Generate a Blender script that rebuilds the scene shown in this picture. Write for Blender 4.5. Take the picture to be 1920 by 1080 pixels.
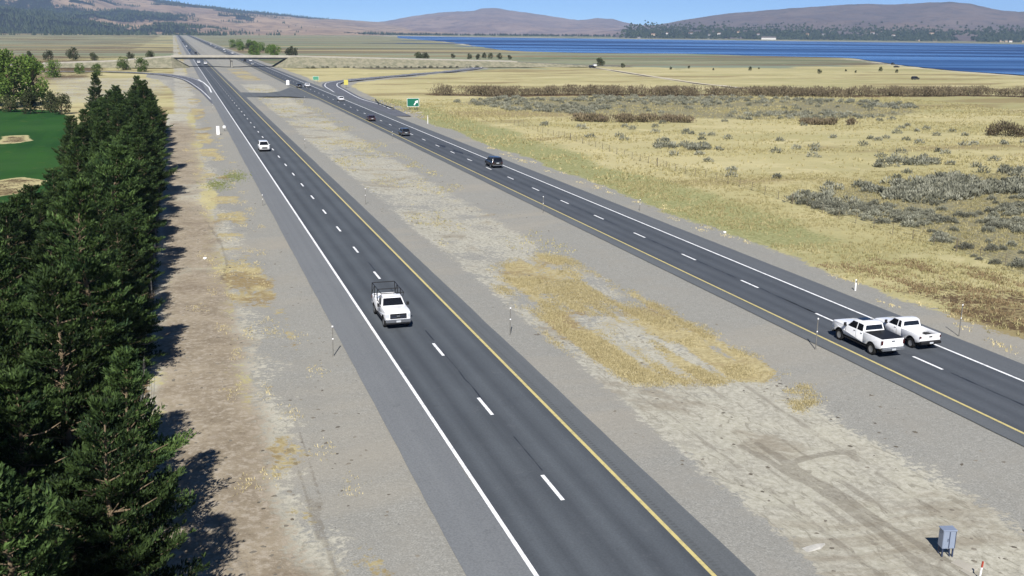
import bpy, math, random
import numpy as np
from mathutils import Vector, Matrix
from mathutils.geometry import tessellate_polygon

sc = bpy.context.scene
for o in list(bpy.data.objects):
    bpy.data.objects.remove(o)
R = math.radians
rng = np.random.default_rng(7)
random.seed(7)

# ------------------------------------------------------------------ camera
CAM_H = 22.56
PITCH, YAW, ROLL = R(14.014), R(17.891), R(0.55)
cam_d = bpy.data.cameras.new('camera')
cam = bpy.data.objects.new('camera', cam_d)
sc.collection.objects.link(cam)
cam_d.sensor_width = 36.0
cam_d.lens = 1925.87 / 1920.0 * 36.0
cam_d.clip_start = 0.5
cam_d.clip_end = 60000.0
_f = Vector((math.sin(YAW) * math.cos(PITCH), math.cos(YAW) * math.cos(PITCH), -math.sin(PITCH)))
_r = Vector((math.cos(YAW), -math.sin(YAW), 0))
_u = _r.cross(_f)
_r2 = _r * math.cos(ROLL) + _u * math.sin(ROLL)
_u2 = _u * math.cos(ROLL) - _r * math.sin(ROLL)
M = Matrix((( _r2.x, _u2.x, -_f.x, 0), (_r2.y, _u2.y, -_f.y, 0), (_r2.z, _u2.z, -_f.z, CAM_H), (0, 0, 0, 1)))
cam.matrix_world = M
sc.camera = cam

# ------------------------------------------------------------------ sky, sun, exposure
SUN_EL, SHADOW_AZ = R(43.0), R(20.5)
w = bpy.data.worlds.new('World'); sc.world = w; w.use_nodes = True
wn = w.node_tree; wn.nodes.clear()
sky = wn.nodes.new('ShaderNodeTexSky'); sky.sky_type = 'NISHITA'; sky.sun_disc = False
sky.sun_elevation = SUN_EL; sky.sun_rotation = SHADOW_AZ + math.pi
sky.altitude = 3000; sky.air_density = 0.55; sky.dust_density = 0.0; sky.ozone_density = 6.0
hs = wn.nodes.new('ShaderNodeHueSaturation'); hs.inputs['Saturation'].default_value = 1.08
bg = wn.nodes.new('ShaderNodeBackground'); bg.inputs['Strength'].default_value = 0.076
wo = wn.nodes.new('ShaderNodeOutputWorld')
wn.links.new(sky.outputs[0], hs.inputs['Color']); wn.links.new(hs.outputs[0], bg.inputs[0]); wn.links.new(bg.outputs[0], wo.inputs[0])
sd = bpy.data.lights.new('sun', 'SUN'); sd.energy = 4.8; sd.angle = R(0.53); sd.color = (1.0, 0.955, 0.89)
sun = bpy.data.objects.new('sun', sd); sc.collection.objects.link(sun)
sun.rotation_mode = 'QUATERNION'
sun.rotation_quaternion = Vector((math.sin(SHADOW_AZ) * math.cos(SUN_EL), math.cos(SHADOW_AZ) * math.cos(SUN_EL), -math.sin(SUN_EL))).to_track_quat('-Z', 'Y')
sun.location = (-60, -120, 140)
vs = sc.view_settings
vs.view_transform = 'Standard'; vs.look = 'None'; vs.exposure = 0.70; vs.gamma = 1.0; vs.use_curve_mapping = False
sc.cycles.use_denoising = True
sc.cycles.max_bounces = 6; sc.cycles.diffuse_bounces = 2; sc.cycles.glossy_bounces = 2; sc.cycles.transmission_bounces = 3
sc.cycles.volume_bounces = 0; sc.cycles.transparent_max_bounces = 4

# ------------------------------------------------------------------ positions measured on the ground plane (metres)
FE = {'bunker1': [(-28.1, 172.7), (-24.2, 176.6), (-20.1, 171.3), (-20.9, 161.8), (-25.7, 156.3)],
 'bunker2': [(-37.0, 246.2), (-31.9, 247.6), (-29.2, 235.2), (-31.7, 229.2), (-34.4, 227.8)],
 'cross': [(12.6, 397.3), (19.4, 383.1), (30.1, 378.3), (40.7, 389.8), (49.1, 395.4)],
 'dirtroad': [(269.5, 672.5), (256.2, 587.0), (239.8, 487.8), (232.4, 433.7), (233.1, 401.1), (242.8, 391.2)],
 'gold': [(28.7, 96.0), (35.1, 101.5), (37.8, 98.8), (37.4, 86.5), (38.6, 82.0), (38.7, 71.8), (38.7, 59.1), (36.8, 57.5), (31.7, 58.5), (27.9, 59.6), (25.8, 69.4),
          (26.6, 75.3), (26.3, 85.4)],
 'gold_hole': [(32.0, 80.9), (33.2, 77.7), (33.9, 67.1), (31.9, 64.2), (31.2, 67.8), (30.6, 72.5)],
 'gold_small': [(35.9, 54.1), (38.6, 54.5), (37.9, 52.6), (35.6, 51.8)],
 'lake_far': [(905.0, 4422.0), (1254.0, 3915.0), (1627.0, 3542.0), (1958.0, 3210.0), (2159.0, 3008.0), (2347.0, 2821.0), (2404.0, 2542.0), (2504.0, 2367.0)],
 'lake_near': [(675.0, 3296.9), (533.4, 2050.1), (433.8, 1510.1), (392.7, 1225.5), (423.1, 1139.0), (468.6, 1090.1), (560.3, 1074.7), (599.4, 980.6), (648.6, 919.0),
               (590.7, 789.6), (536.5, 677.7), (496.1, 572.8), (488.8, 513.8), (474.5, 445.3)],
 'lawn': [(-58.0, 335.1), (-34.1, 324.3), (-28.4, 299.5), (-20.0, 233.2), (-16.9, 127.4), (-20.4, 108.3)],
 'm_left': [(-2187.0, 6650.0, 310.0), (-1662.0, 7712.0, 427.0), (-1146.0, 8404.0, 410.0), (-832.0, 8738.0, 377.0), (-480.0, 9061.0, 310.0), (-86.0, 9370.0, 251.0),
            (350.0, 9660.0, 208.0), (728.0, 9877.0, 176.0), (1287.0, 10148.0, 134.0), (1832.0, 10365.0, 107.0), (2234.0, 10498.0, 92.0), (2770.0, 10645.0, 56.0)],
 'm_left_foot': [(-881.0, 2619.0), (-651.0, 2922.0), (-451.0, 3185.0), (-138.0, 3599.0), (132.0, 3804.0), (571.0, 4356.0), (1055.0, 4964.0), (1449.0, 5045.0)],
 'm_mid': [(1563.0, 11898.0, 45.0), (2089.0, 11817.0, 108.0), (2264.0, 11784.0, 121.0), (2498.0, 11737.0, 164.0), (2732.0, 11685.0, 207.0), (3023.0, 11613.0, 234.0),
           (3255.0, 11550.0, 248.0), (3341.0, 11525.0, 278.0), (3485.0, 11483.0, 279.0), (3658.0, 11429.0, 252.0), (3830.0, 11373.0, 230.0), (4001.0, 11313.0, 209.0),
           (4171.0, 11252.0, 181.0), (4368.0, 11177.0, 154.0), (4562.0, 11099.0, 179.0), (4728.0, 11029.0, 169.0), (4839.0, 10981.0, 135.0), (5003.0, 10908.0, 107.0),
           (5535.0, 10647.0, 84.0)],
 'm_mid_foot': [(747.0, 5691.0), (1276.0, 5462.0), (1693.0, 4941.0), (2175.0, 4736.0), (2555.0, 4910.0)],
 'm_right': [(3352.0, 7811.0, 44.0), (3634.0, 7623.0, 83.0), (3803.0, 7501.0, 121.0), (3935.0, 7402.0, 146.0), (4063.0, 7301.0, 171.0), (4309.0, 7094.0, 199.0),
             (4484.0, 6935.0, 218.0), (4651.0, 6775.0, 233.0), (4809.0, 6612.0, 244.0), (4984.0, 6420.0, 239.0), (5190.0, 6174.0, 255.0), (5277.0, 6063.0, 243.0),
             (5363.0, 5950.0, 203.0), (5462.0, 5812.0, 185.0), (5705.0, 5435.0, 207.0), (6046.0, 4779.0, 154.0), (6309.0, 4055.0, 107.0)],
 'm_right_foot': [(2055.0, 4787.0), (2711.0, 4446.0), (3166.0, 3806.0), (3364.0, 3529.0), (3240.0, 2735.0), (2967.0, 1895.0)],
 'misc': {'cab': (31.8, 34.1),
          'gore': (57.5, 459.3),
          'green': (65.9, 301.6),
          'red': (31.5, 31.8),
          'slab': (31.7, 33.2),
          'wpost': (59.6, 254.9),
          'wsign': (8.0, 236.5),
          'wsign2': (9.7, 245.0),
          'yellow': (65.3, 423.4)},
 'ramp_nb': [(56.5, 277.5), (57.9, 321.4), (56.7, 353.0), (59.0, 401.1), (61.7, 440.7), (69.4, 472.6), (91.8, 508.2), (122.4, 550.1), (154.2, 593.0), (183.4, 644.6),
             (189.4, 685.2), (177.3, 696.3)],
 'ramp_sb': [(-71.6, 599.1), (-34.9, 596.8), (-7.7, 560.2), (4.7, 511.0), (10.6, 426.7), (13.6, 334.0)],
 'saddle': [(5805.0, 12740.0, 118.0), (6056.0, 12622.0, 120.0)],
 'sage_mid': [(86.8, 334.1), (113.2, 359.0), (142.4, 354.5), (192.6, 346.6), (240.9, 302.5), (217.3, 262.6), (178.9, 246.1), (148.7, 252.1), (117.3, 271.4),
              (95.1, 296.3)],
 'sage_right': [(95.0, 136.6), (103.6, 134.4), (123.5, 142.3), (144.6, 144.4), (80.8, 75.6), (78.4, 79.9), (80.6, 90.0), (85.1, 104.6), (81.4, 114.8), (80.8, 124.1)],
 'sage_sm': [(94.8, 196.5), (106.0, 194.0), (100.1, 183.1), (90.4, 187.3), (123.9, 163.0), (134.9, 158.7), (129.3, 151.9), (118.8, 156.0)],
 'shore_trees': [(1874.0, 4191.0), (2443.0, 4005.0), (3016.0, 3625.0), (3211.0, 3368.0), (3394.0, 3210.0)],
 'tan_left': [(-39.0, 343.1), (-5.4, 349.7), (3.3, 495.0), (-7.3, 523.4), (-60.1, 539.8)],
 'track': [[(29.5, 48.3), (29.9, 46.1), (30.2, 43.4), (30.4, 40.4), (30.4, 37.0), (30.1, 32.3)],
           [(30.6, 48.4), (30.8, 45.5), (31.1, 41.8), (31.2, 38.5), (31.4, 34.8), (31.9, 31.8)], [(31.3, 44.1), (30.0, 44.6), (31.6, 45.6), (33.9, 45.9), (35.1, 45.7)],
           [(2.3, 129.5), (3.5, 113.9), (3.6, 104.2), (2.8, 97.3)], [(5.5, 57.5), (5.5, 49.8), (5.1, 44.3), (5.3, 39.8)], [(4.7, 55.2), (4.9, 48.6), (4.8, 43.9)],
           [(-1.3, 59.5), (-1.0, 53.1), (1.0, 45.1), (1.6, 40.9)]],
 'willow': [(94.4, 375.0), (105.4, 366.7), (126.0, 366.8), (159.7, 365.1), (187.2, 357.4), (215.2, 346.4), (247.2, 341.4), (289.2, 338.3), (324.4, 325.9)],
 'willow2': [(100.3, 254.8), (110.1, 251.1), (128.4, 247.4)],
 'willow3': [(155.3, 233.7), (167.0, 229.6)]}
SB_W, SB_Y = 13.27, 20.57          # southbound edge lines
NB_Y, NB_W = 45.90, 53.08          # northbound edge lines

# ------------------------------------------------------------------ helpers
EXP = 1.55
def S(r, g, b, k=1.0):
    f = lambda c: (c / 255 / 12.92) if c <= 10 else ((c / 255 + 0.055) / 1.055) ** 2.4
    return tuple(min(0.9, f(c) * k / EXP) for c in (r, g, b)) + (1.0,)

def tag(o, label=None, cat=None, group=None, kind=None):
    if label: o['label'] = label
    if cat: o['category'] = cat
    if group: o['group'] = group
    if kind: o['kind'] = kind
    return o

def link(o, parent=None):
    sc.collection.objects.link(o)
    if parent is not None: o.parent = parent
    return o

def empty(name, loc=(0, 0, 0), rz=0.0, parent=None):
    o = bpy.data.objects.new(name, None); o.empty_display_size = 0.3
    o.location = loc; o.rotation_euler = (0, 0, rz)
    return link(o, parent)

def new_mesh(name, V, F, mat=None, smooth=None, attrs=None):
    me = bpy.data.meshes.new(name)
    V = np.asarray(V, dtype=np.float32)
    if isinstance(F, np.ndarray):
        n, k = F.shape
        me.vertices.add(len(V)); me.vertices.foreach_set('co', V.ravel())
        me.loops.add(n * k); me.loops.foreach_set('vertex_index', F.astype(np.int32).ravel())
        me.polygons.add(n); me.polygons.foreach_set('loop_start', np.arange(0, n * k, k, dtype=np.int32))
        try: me.polygons.foreach_set('loop_total', np.full(n, k, dtype=np.int32))
        except Exception: pass
        me.update(calc_edges=True); me.validate()
    else:
        me.from_pydata([tuple(map(float, v)) for v in V], [], F); me.update()
    if attrs:
        for nm, arr in attrs.items():
            arr = np.asarray(arr, dtype=np.float32)
            if arr.ndim == 1:
                a = me.attributes.new(nm, 'FLOAT', 'POINT'); a.data.foreach_set('value', arr)
            else:
                a = me.attributes.new(nm, 'FLOAT_COLOR', 'POINT'); a.data.foreach_set('color', arr.ravel())
    if smooth is not None:
        me.polygons.foreach_set('use_smooth', np.ones(len(me.polygons), dtype=bool))
        if smooth < 3.1: me.set_sharp_from_angle(angle=smooth)
    if mat is not None: me.materials.append(mat)
    return me

def obj(name, me, parent=None, loc=(0, 0, 0), rot=(0, 0, 0), scale=(1, 1, 1)):
    o = bpy.data.objects.new(name, me); o.location = loc; o.rotation_euler = rot; o.scale = scale
    return link(o, parent)

class MB:
    """collects simple shapes into one mesh"""
    def __init__(s): s.v = []; s.f = []
    def add(s, V, F):
        b = len(s.v); s.v += [tuple(map(float, q)) for q in V]; s.f += [[b + i for i in q] for q in F]; return s
    def box(s, x0, x1, y0, y1, z0, z1, c=0.0):
        if c <= 0:
            V = [(x, y, z) for x in (x0, x1) for y in (y0, y1) for z in (z0, z1)]
            return s.add(V, [(0, 1, 3, 2), (4, 6, 7, 5), (0, 4, 5, 1), (2, 3, 7, 6), (0, 2, 6, 4), (1, 5, 7, 3)])
        V = []; 
        for (z, i) in ((z0, c), (z0 + c, 0), (z1 - c, 0), (z1, c)):
            for (x, y) in ((x0 + i, y0 + c + i), (x0 + c + i, y0 + i), (x1 - c - i, y0 + i), (x1 - i, y0 + c + i),
                           (x1 - i, y1 - c - i), (x1 - c - i, y1 - i), (x0 + c + i, y1 - i), (x0 + i, y1 - c - i)):
                V.append((x, y, z))
        F = [tuple(range(7, -1, -1)), tuple(range(24, 32))]
        for l in range(3):
            for k in range(8): F.append((l * 8 + k, l * 8 + (k + 1) % 8, l * 8 + 8 + (k + 1) % 8, l * 8 + 8 + k))
        return s.add(V, F)
    def tube(s, a, b, r0, r1=None, n=6):
        r1 = r0 if r1 is None else r1
        a, b = Vector(a), Vector(b); d = (b - a).normalized()
        u = d.orthogonal().normalized(); v = d.cross(u)
        V = []
        for (p, r) in ((a, r0), (b, r1)):
            for k in range(n):
                t = 2 * math.pi * k / n; V.append(p + u * (r * math.cos(t)) + v * (r * math.sin(t)))
        F = [(k, (k + 1) % n, n + (k + 1) % n, n + k) for k in range(n)] + [tuple(range(n - 1, -1, -1)), tuple(range(n, 2 * n))]
        return s.add(V, F)
    def poly(s, pts):
        return s.add(pts, [tuple(range(len(pts)))])
    def build(s, name, mat, parent=None, smooth=None, loc=(0, 0, 0), rot=(0, 0, 0)):
        return obj(name, new_mesh(name, np.array(s.v), s.f, mat, smooth), parent, loc, rot)

# numpy noise
def _h(ix, iy, seed):
    h = (ix.astype(np.int64) * 374761393 + iy.astype(np.int64) * 668265263 + seed * 974634777) & 0xFFFFFFFF
    h = ((h ^ (h >> 13)) * 1274126177) & 0xFFFFFFFF
    return ((h ^ (h >> 16)) & 0xFFFF) / 65535.0
def vnoise(x, y, seed=0):
    x = np.asarray(x, float); y = np.asarray(y, float)
    xi, yi = np.floor(x), np.floor(y); fx, fy = x - xi, y - yi
    fx = fx * fx * (3 - 2 * fx); fy = fy * fy * (3 - 2 * fy)
    a, b, c, d = _h(xi, yi, seed), _h(xi + 1, yi, seed), _h(xi, yi + 1, seed), _h(xi + 1, yi + 1, seed)
    return (a * (1 - fx) + b * fx) * (1 - fy) + (c * (1 - fx) + d * fx) * fy
def fbm(x, y, seed=0, oct=4):
    s = 0; a = .5; t = 0
    for k in range(oct):
        s = s + a * vnoise(np.asarray(x) * 2 ** k, np.asarray(y) * 2 ** k, seed + k * 17); t += a; a *= .5
    return s / t
def sstep(a, b, x):
    t = np.clip((x - a) / (b - a), 0, 1); return t * t * (3 - 2 * t)
def in_poly(X, Y, poly):
    ins = np.zeros(X.shape, bool); n = len(poly)
    for i in range(n):
        x0, y0 = poly[i]; x1, y1 = poly[(i + 1) % n]
        c = ((y0 > Y) != (y1 > Y)) & (X < (x1 - x0) * (Y - y0) / ((y1 - y0) or 1e-9) + x0)
        ins ^= c
    return ins
def seg_dist(X, Y, pts, closed=False):
    d = np.full(X.shape, 1e9); n = len(pts)
    for i in range(n if closed else n - 1):
        x0, y0 = pts[i]; x1, y1 = pts[(i + 1) % n]
        dx, dy = x1 - x0, y1 - y0; L = dx * dx + dy * dy or 1e-9
        t = np.clip(((X - x0) * dx + (Y - y0) * dy) / L, 0, 1)
        d = np.minimum(d, np.hypot(X - x0 - t * dx, Y - y0 - t * dy))
    return d
def poly_w(X, Y, poly, soft):
    """1 inside, 0 outside, soft edge"""
    d = seg_dist(X, Y, poly, True); d = np.where(in_poly(X, Y, poly), d, -d)
    return sstep(-soft, soft, d)
def smooth_line(pts, step):
    """Catmull-Rom through pts, resampled"""
    P = np.array(pts, float); P = np.vstack([2 * P[0] - P[1], P, 2 * P[-1] - P[-2]]); out = []
    for i in range(1, len(P) - 2):
        n = max(2, int(np.hypot(*(P[i + 1] - P[i])) / step))
        for t in np.linspace(0, 1, n, endpoint=False):
            a, b, c, d = P[i - 1], P[i], P[i + 1], P[i + 2]
            out.append(.5 * ((2 * b) + (-a + c) * t + (2 * a - 5 * b + 4 * c - d) * t * t + (-a + 3 * b - 3 * c + d) * t ** 3))
    out.append(P[-2]); return np.array(out)

# node helper
class NT:
    def __init__(s, name):
        s.m = bpy.data.materials.new(name); s.m.use_nodes = True; s.t = s.m.node_tree; s.t.nodes.clear()
        s.out = s.n('ShaderNodeOutputMaterial')
    def n(s, t, **kw):
        x = s.t.nodes.new(t)
        for k, v in kw.items(): setattr(x, k, v)
        return x
    def set(s, sock, v):
        if isinstance(v, bpy.types.NodeSocket): s.t.links.new(v, sock)
        else: sock.default_value = v
    def pos(s): return s.n('ShaderNodeNewGeometry').outputs['Position']
    def objc(s): return s.n('ShaderNodeTexCoord').outputs['Object']
    def mapv(s, vec, scale=(1, 1, 1), loc=(0, 0, 0), rot=(0, 0, 0)):
        m = s.n('ShaderNodeMapping'); s.set(m.inputs['Vector'], vec); m.inputs['Scale'].default_value = scale
        m.inputs['Location'].default_value = loc; m.inputs['Rotation'].default_value = rot; return m.outputs[0]
    def noise(s, vec, scale, detail=4, rough=.55, dist=0.0):
        x = s.n('ShaderNodeTexNoise'); s.set(x.inputs['Vector'], vec)
        x.inputs['Scale'].default_value = scale; x.inputs['Detail'].default_value = detail
        x.inputs['Roughness'].default_value = rough; x.inputs['Distortion'].default_value = dist
        return x.outputs['Fac']
    def math(s, op, a, b=0.0, c=0.0):
        x = s.n('ShaderNodeMath', operation=op); s.set(x.inputs[0], a); s.set(x.inputs[1], b)
        if len(x.inputs) > 2: s.set(x.inputs[2], c)
        return x.outputs[0]
    def mix(s, fac, a, b, mode='MIX'):
        x = s.n('ShaderNodeMix', data_type='RGBA', blend_type=mode); s.set(x.inputs[0], fac); s.set(x.inputs[6], a); s.set(x.inputs[7], b)
        return x.outputs[2]
    def rng(s, v, a, b, c=0.0, d=1.0, smooth=True):
        x = s.n('ShaderNodeMapRange', interpolation_type='SMOOTHSTEP' if smooth else 'LINEAR')
        s.set(x.inputs[0], v); s.set(x.inputs[1], a); s.set(x.inputs[2], b); s.set(x.inputs[3], c); s.set(x.inputs[4], d); return x.outputs[0]
    def attr(s, name): return s.n('ShaderNodeAttribute', attribute_name=name)
    def sep(s, v):
        x = s.n('ShaderNodeSeparateXYZ'); s.set(x.inputs[0], v); return x.outputs
    def bump(s, h, strength=.3, dist=.1):
        x = s.n('ShaderNodeBump'); s.set(x.inputs['Height'], h); x.inputs['Strength'].default_value = strength; x.inputs['Distance'].default_value = dist; return x.outputs[0]
    def bsdf(s, color, rough=.9, spec=.2, metal=0.0, normal=None, **kw):
        b = s.n('ShaderNodeBsdfPrincipled'); s.set(b.inputs['Base Color'], color); s.set(b.inputs['Roughness'], rough)
        s.set(b.inputs['Specular IOR Level'], spec); s.set(b.inputs['Metallic'], metal)
        if normal is not None: s.set(b.inputs['Normal'], normal)
        for k, v in kw.items(): s.set(b.inputs[k], v)
        s.t.links.new(b.outputs[0], s.out.inputs[0]); return s.m

def simple(name, col, rough=.6, spec=.3, metal=0.0, var=.12, scale=3.0, **kw):
    t = NT(name); n = t.noise(t.objc(), scale, 4)
    k = t.rng(n, .3, .7, 1 - var, 1 + var)
    c = t.mix(1.0, col, t.n('ShaderNodeCombineColor').outputs[0], 'MULTIPLY')
    cc = c.node.inputs[7].links[0].from_node
    for i in range(3): t.set(cc.inputs[i], k)
    return t.bsdf(c, rough, spec, metal, **kw)

# ------------------------------------------------------------------ materials
def mat_asphalt(name, dark, light, tracks=(), streak=.5):
    """tracks: list of (x centre, half width) in world X: polished wheel paths, lighter than the oily strip between them"""
    t = NT(name); p = t.pos(); x = t.sep(p)[0]
    n1 = t.noise(t.mapv(p, (1.6, .006, 1)), 1.0, 5, .6)
    n2 = t.noise(p, .11, 4); n3 = t.noise(p, 9.0, 3, .7)
    f = t.rng(n1, .25, .75, 0, streak)
    for (cx, hw) in tracks:
        d = t.math('ABSOLUTE', t.math('SUBTRACT', x, cx)); f = t.math('ADD', f, t.rng(d, 0.0, hw * 1.35, .5, 0.0))
    f = t.math('ADD', f, t.rng(n2, .35, .7, -.12, .16))
    c = t.mix(t.math('MINIMUM', t.math('MAXIMUM', f, 0.0), 1.0), dark, light)
    c = t.mix(t.rng(n3, .3, .75, 0, .3), c, S(58, 60, 62), 'MIX'); n4 = t.noise(p, .9, 5, .75); c = t.mix(t.rng(n4, .58, .72, 0, .25), c, S(66, 68, 72)); c = t.mix(t.rng(n4, .42, .3, 0, .2), c, S(132, 134, 138))
    return t.bsdf(c, .85, .25, normal=t.bump(n3, .25, .02))

lane_c = [(SB_W + 3.65 * k + o, .62) for k in (0, 1) for o in (.98, 2.62)]
nb_c = [(NB_Y + 3.59 * k + o, .6) for k in (0, 1) for o in (.98, 2.6)]
M_SB = mat_asphalt('asphalt_southbound', S(85, 91, 98), S(110, 117, 124), lane_c, .28)
M_NB = mat_asphalt('asphalt_northbound', S(84, 90, 98), S(104, 110, 118), nb_c, .28)
M_SHL = mat_asphalt('asphalt_shoulder_pale', S(134, 138, 142), S(145, 149, 152), streak=.7)
M_SHM = mat_asphalt('asphalt_shoulder_grey', S(106, 111, 115), S(124, 129, 133), streak=.8)
M_SHN = mat_asphalt('asphalt_shoulder_far', S(108, 113, 119), S(120, 125, 130), streak=.7)
M_RAMP = mat_asphalt('asphalt_ramp', S(105, 108, 118), S(132, 136, 145), streak=.7)
M_TAR = simple('tar_seal', S(48, 52, 60), .6, .4, var=.2)
def mat_paint(name, col, dirt):
    t = NT(name); p = t.pos(); n = t.noise(p, 2.2, 6, .75); n2 = t.noise(t.mapv(p, (6, .3, 1)), 1.0, 3)
    f = t.math('MULTIPLY', t.rng(n, .44, .72), .7); f = t.math('ADD', f, t.rng(n2, .5, .8, 0, .4)); f = t.math('MINIMUM', f, .9)
    return t.bsdf(t.mix(f, col, dirt), .6, .3)
M_WHITE = mat_paint('paint_white', (.82, .83, .84, 1), S(170, 175, 182))
M_YEL = mat_paint('paint_yellow', S(232, 216, 146), S(182, 172, 132))
def mat_ground():
    t = NT('ground_soil_and_grass'); p = t.pos()
    z1, z2 = t.attr('zone_a'), t.attr('zone_b'); a = t.sep(z1.outputs['Color']); b = t.sep(z2.outputs['Color'])
    gravel, dirt, weeds, lawn = a[0], a[1], a[2], z1.outputs['Alpha']
    marsh, pale, sage, brown = b[0], b[1], b[2], z2.outputs['Alpha']
    z3 = t.attr('zone_c'); c3 = t.sep(z3.outputs['Color']); track, green, soil = c3[0], c3[1], c3[2]
    nL = t.noise(t.mapv(p, (.55, 1.0, 1)), .035, 5, .6); nM = t.noise(p, .28, 6, .65); nF = t.noise(p, 2.6, 5, .7); nG = t.noise(p, 11.0, 2, .7)
    nS = t.noise(t.mapv(p, (.8, 1, 1), rot=(0, 0, R(-20))), .09, 6, .7, .6)
    def mask(wt, amt=.7, lo=.42, hi=.58, n=nM, n2=nF):
        q = t.math('ADD', t.math('MULTIPLY', n, .45), t.math('MULTIPLY', n2, .55))
        q = t.math('MULTIPLY', t.math('SUBTRACT', q, .5), amt * 2)
        return t.rng(t.math('ADD', wt, q), lo, hi)
    # dry grass field
    c = t.mix(t.rng(nL, .35, .65), S(208, 198, 150), S(190, 183, 134))
    c = t.mix(t.rng(nS, .52, .68, 0, .75), c, S(222, 211, 164))
    nW = t.noise(t.mapv(p, (.25, 1.0, 1), rot=(0, 0, R(-12))), .011, 6, .62, .5); nV = t.noise(t.mapv(p, (.3, 1.0, 1), (300, 70, 0), (0, 0, R(-12))), .03, 5, .65, .4)
    c = t.mix(t.rng(nW, .5, .62, 0, .6), c, S(166, 164, 116)); c = t.mix(t.rng(nV, .53, .62, 0, .75), c, S(154, 138, 102)); c = t.mix(t.rng(nV, .44, .34, 0, .6), c, S(224, 214, 168))
    c = t.mix(t.rng(nM, .55, .75, 0, .55), c, S(170, 162, 120))
    c = t.mix(t.rng(nF, .5, .8, 0, .6), c, S(150, 142, 104))
    g2 = t.mix(t.rng(nF, .35, .65), S(182, 182, 132), S(144, 146, 98)); c = t.mix(mask(green, .55, .3, .7), c, g2)
    bc = t.mix(t.rng(nF, .35, .65), S(128, 110, 82), S(96, 80, 62)); c = t.mix(mask(brown, .8), c, bc)
    sc_ = t.mix(t.rng(nF, .35, .65), S(168, 160, 124), S(132, 130, 108)); c = t.mix(mask(sage, .6), c, sc_)
    nB = t.noise(t.mapv(p, (.12, 1.0, 1)), .02, 6, .65)
    mc = t.mix(t.rng(nB, .38, .6), S(116, 132, 100), S(166, 166, 136)); mc = t.mix(t.rng(t.noise(t.mapv(p, (.1, 1, 1), (40, 9, 0)), .012, 5, .6), .47, .57, 0, .85), mc, S(128, 112, 92)); mc = t.mix(t.rng(t.noise(t.mapv(p, (.08, 1, 1), (90, 29, 0)), .008, 5, .6), .5, .6, 0, .8), mc, S(146, 158, 138)); mc = t.mix(t.rng(t.noise(t.mapv(p, (.1, 1, 1), (10, 99, 0)), .006, 4, .6), .54, .62, 0, .7), mc, S(190, 176, 132))
    c = t.mix(mask(marsh, .45, .4, .6, nL, nB), c, mc)
    c = t.mix(mask(pale, .6), c, t.mix(nF, S(205, 196, 176), S(228, 222, 208)))
    # bare soils
    gc = t.mix(t.rng(nG, .3, .7), S(147, 147, 141), S(184, 183, 176)); gc = t.mix(t.rng(nF, .4, .7, 0, .8), gc, S(157, 156, 149)); gc = t.mix(t.rng(nV, .52, .64, 0, .5), gc, S(182, 175, 160))
    gc = t.mix(t.rng(nM, .45, .7, 0, .5), gc, S(166, 163, 154)); gc = t.mix(t.rng(t.noise(p, 5.0, 2, .6), .68, .74, 0, .6), gc, S(108, 106, 102))
    c = t.mix(mask(gravel, .9), c, gc)
    dc = t.mix(t.rng(nM, .35, .65), S(196, 193, 176), S(182, 179, 166)); dc = t.mix(t.rng(nF, .44, .6, 0, .8), dc, S(212, 209, 194)); dc = t.mix(t.rng(nF, .42, .3, 0, .8), dc, S(166, 162, 148)); dc = t.mix(t.rng(t.noise(t.mapv(p, (1.6, .5, 1), rot=(0, 0, R(15))), 1.1, 5, .7, 1.2), .54, .64, 0, .7), dc, S(154, 150, 136)); dc = t.mix(t.rng(nG, .55, .8, 0, .5), dc, S(140, 130, 112)); dc = t.mix(t.rng(nS, .52, .64, 0, .6), dc, S(150, 140, 122)); dc = t.mix(t.rng(nV, .46, .36, 0, .6), dc, S(212, 206, 186))
    c = t.mix(mask(dirt, 1.25, .38, .62), c, dc)
    so = t.mix(t.rng(nM, .35, .65), S(176, 164, 143), S(152, 140, 121)); so = t.mix(t.rng(nF, .46, .64, 0, .8), so, S(192, 182, 166)); so = t.mix(t.rng(nF, .42, .3, 0, .7), so, S(118, 107, 94)); so = t.mix(t.rng(nS, .55, .7, 0, .6), so, S(136, 122, 106))
    c = t.mix(mask(soil, 1.15, .36, .64, nS), c, so)
    wc = t.mix(t.rng(nF, .35, .65), S(212, 199, 154), S(176, 163, 122)); wc = t.mix(t.rng(nS, .5, .6, 0, .7), wc, S(146, 126, 94)); c = t.mix(mask(weeds, 1.1), c, wc)
    c = t.mix(t.math('MULTIPLY', mask(track, 1.0), .42), c, S(116, 108, 96))
    lc = t.mix(t.rng(nL, .3, .7), S(38, 80, 36), S(58, 98, 46)); lc = t.mix(t.rng(t.noise(t.mapv(p, (1, .12, 1), rot=(0, 0, R(30))), .25, 3), .45, .55, 0, .35), lc, S(54, 100, 40)); lc = t.mix(t.rng(nM, .58, .72, 0, .5), lc, S(116, 122, 62)); c = t.mix(mask(lawn, .55), c, lc)
    hgt = t.math('ADD', t.math('MULTIPLY', nF, .7), t.math('MULTIPLY', nG, .3))
    return t.bsdf(c, .95, .1, normal=t.bump(hgt, .5, .12))
M_GROUND = mat_ground()

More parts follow.
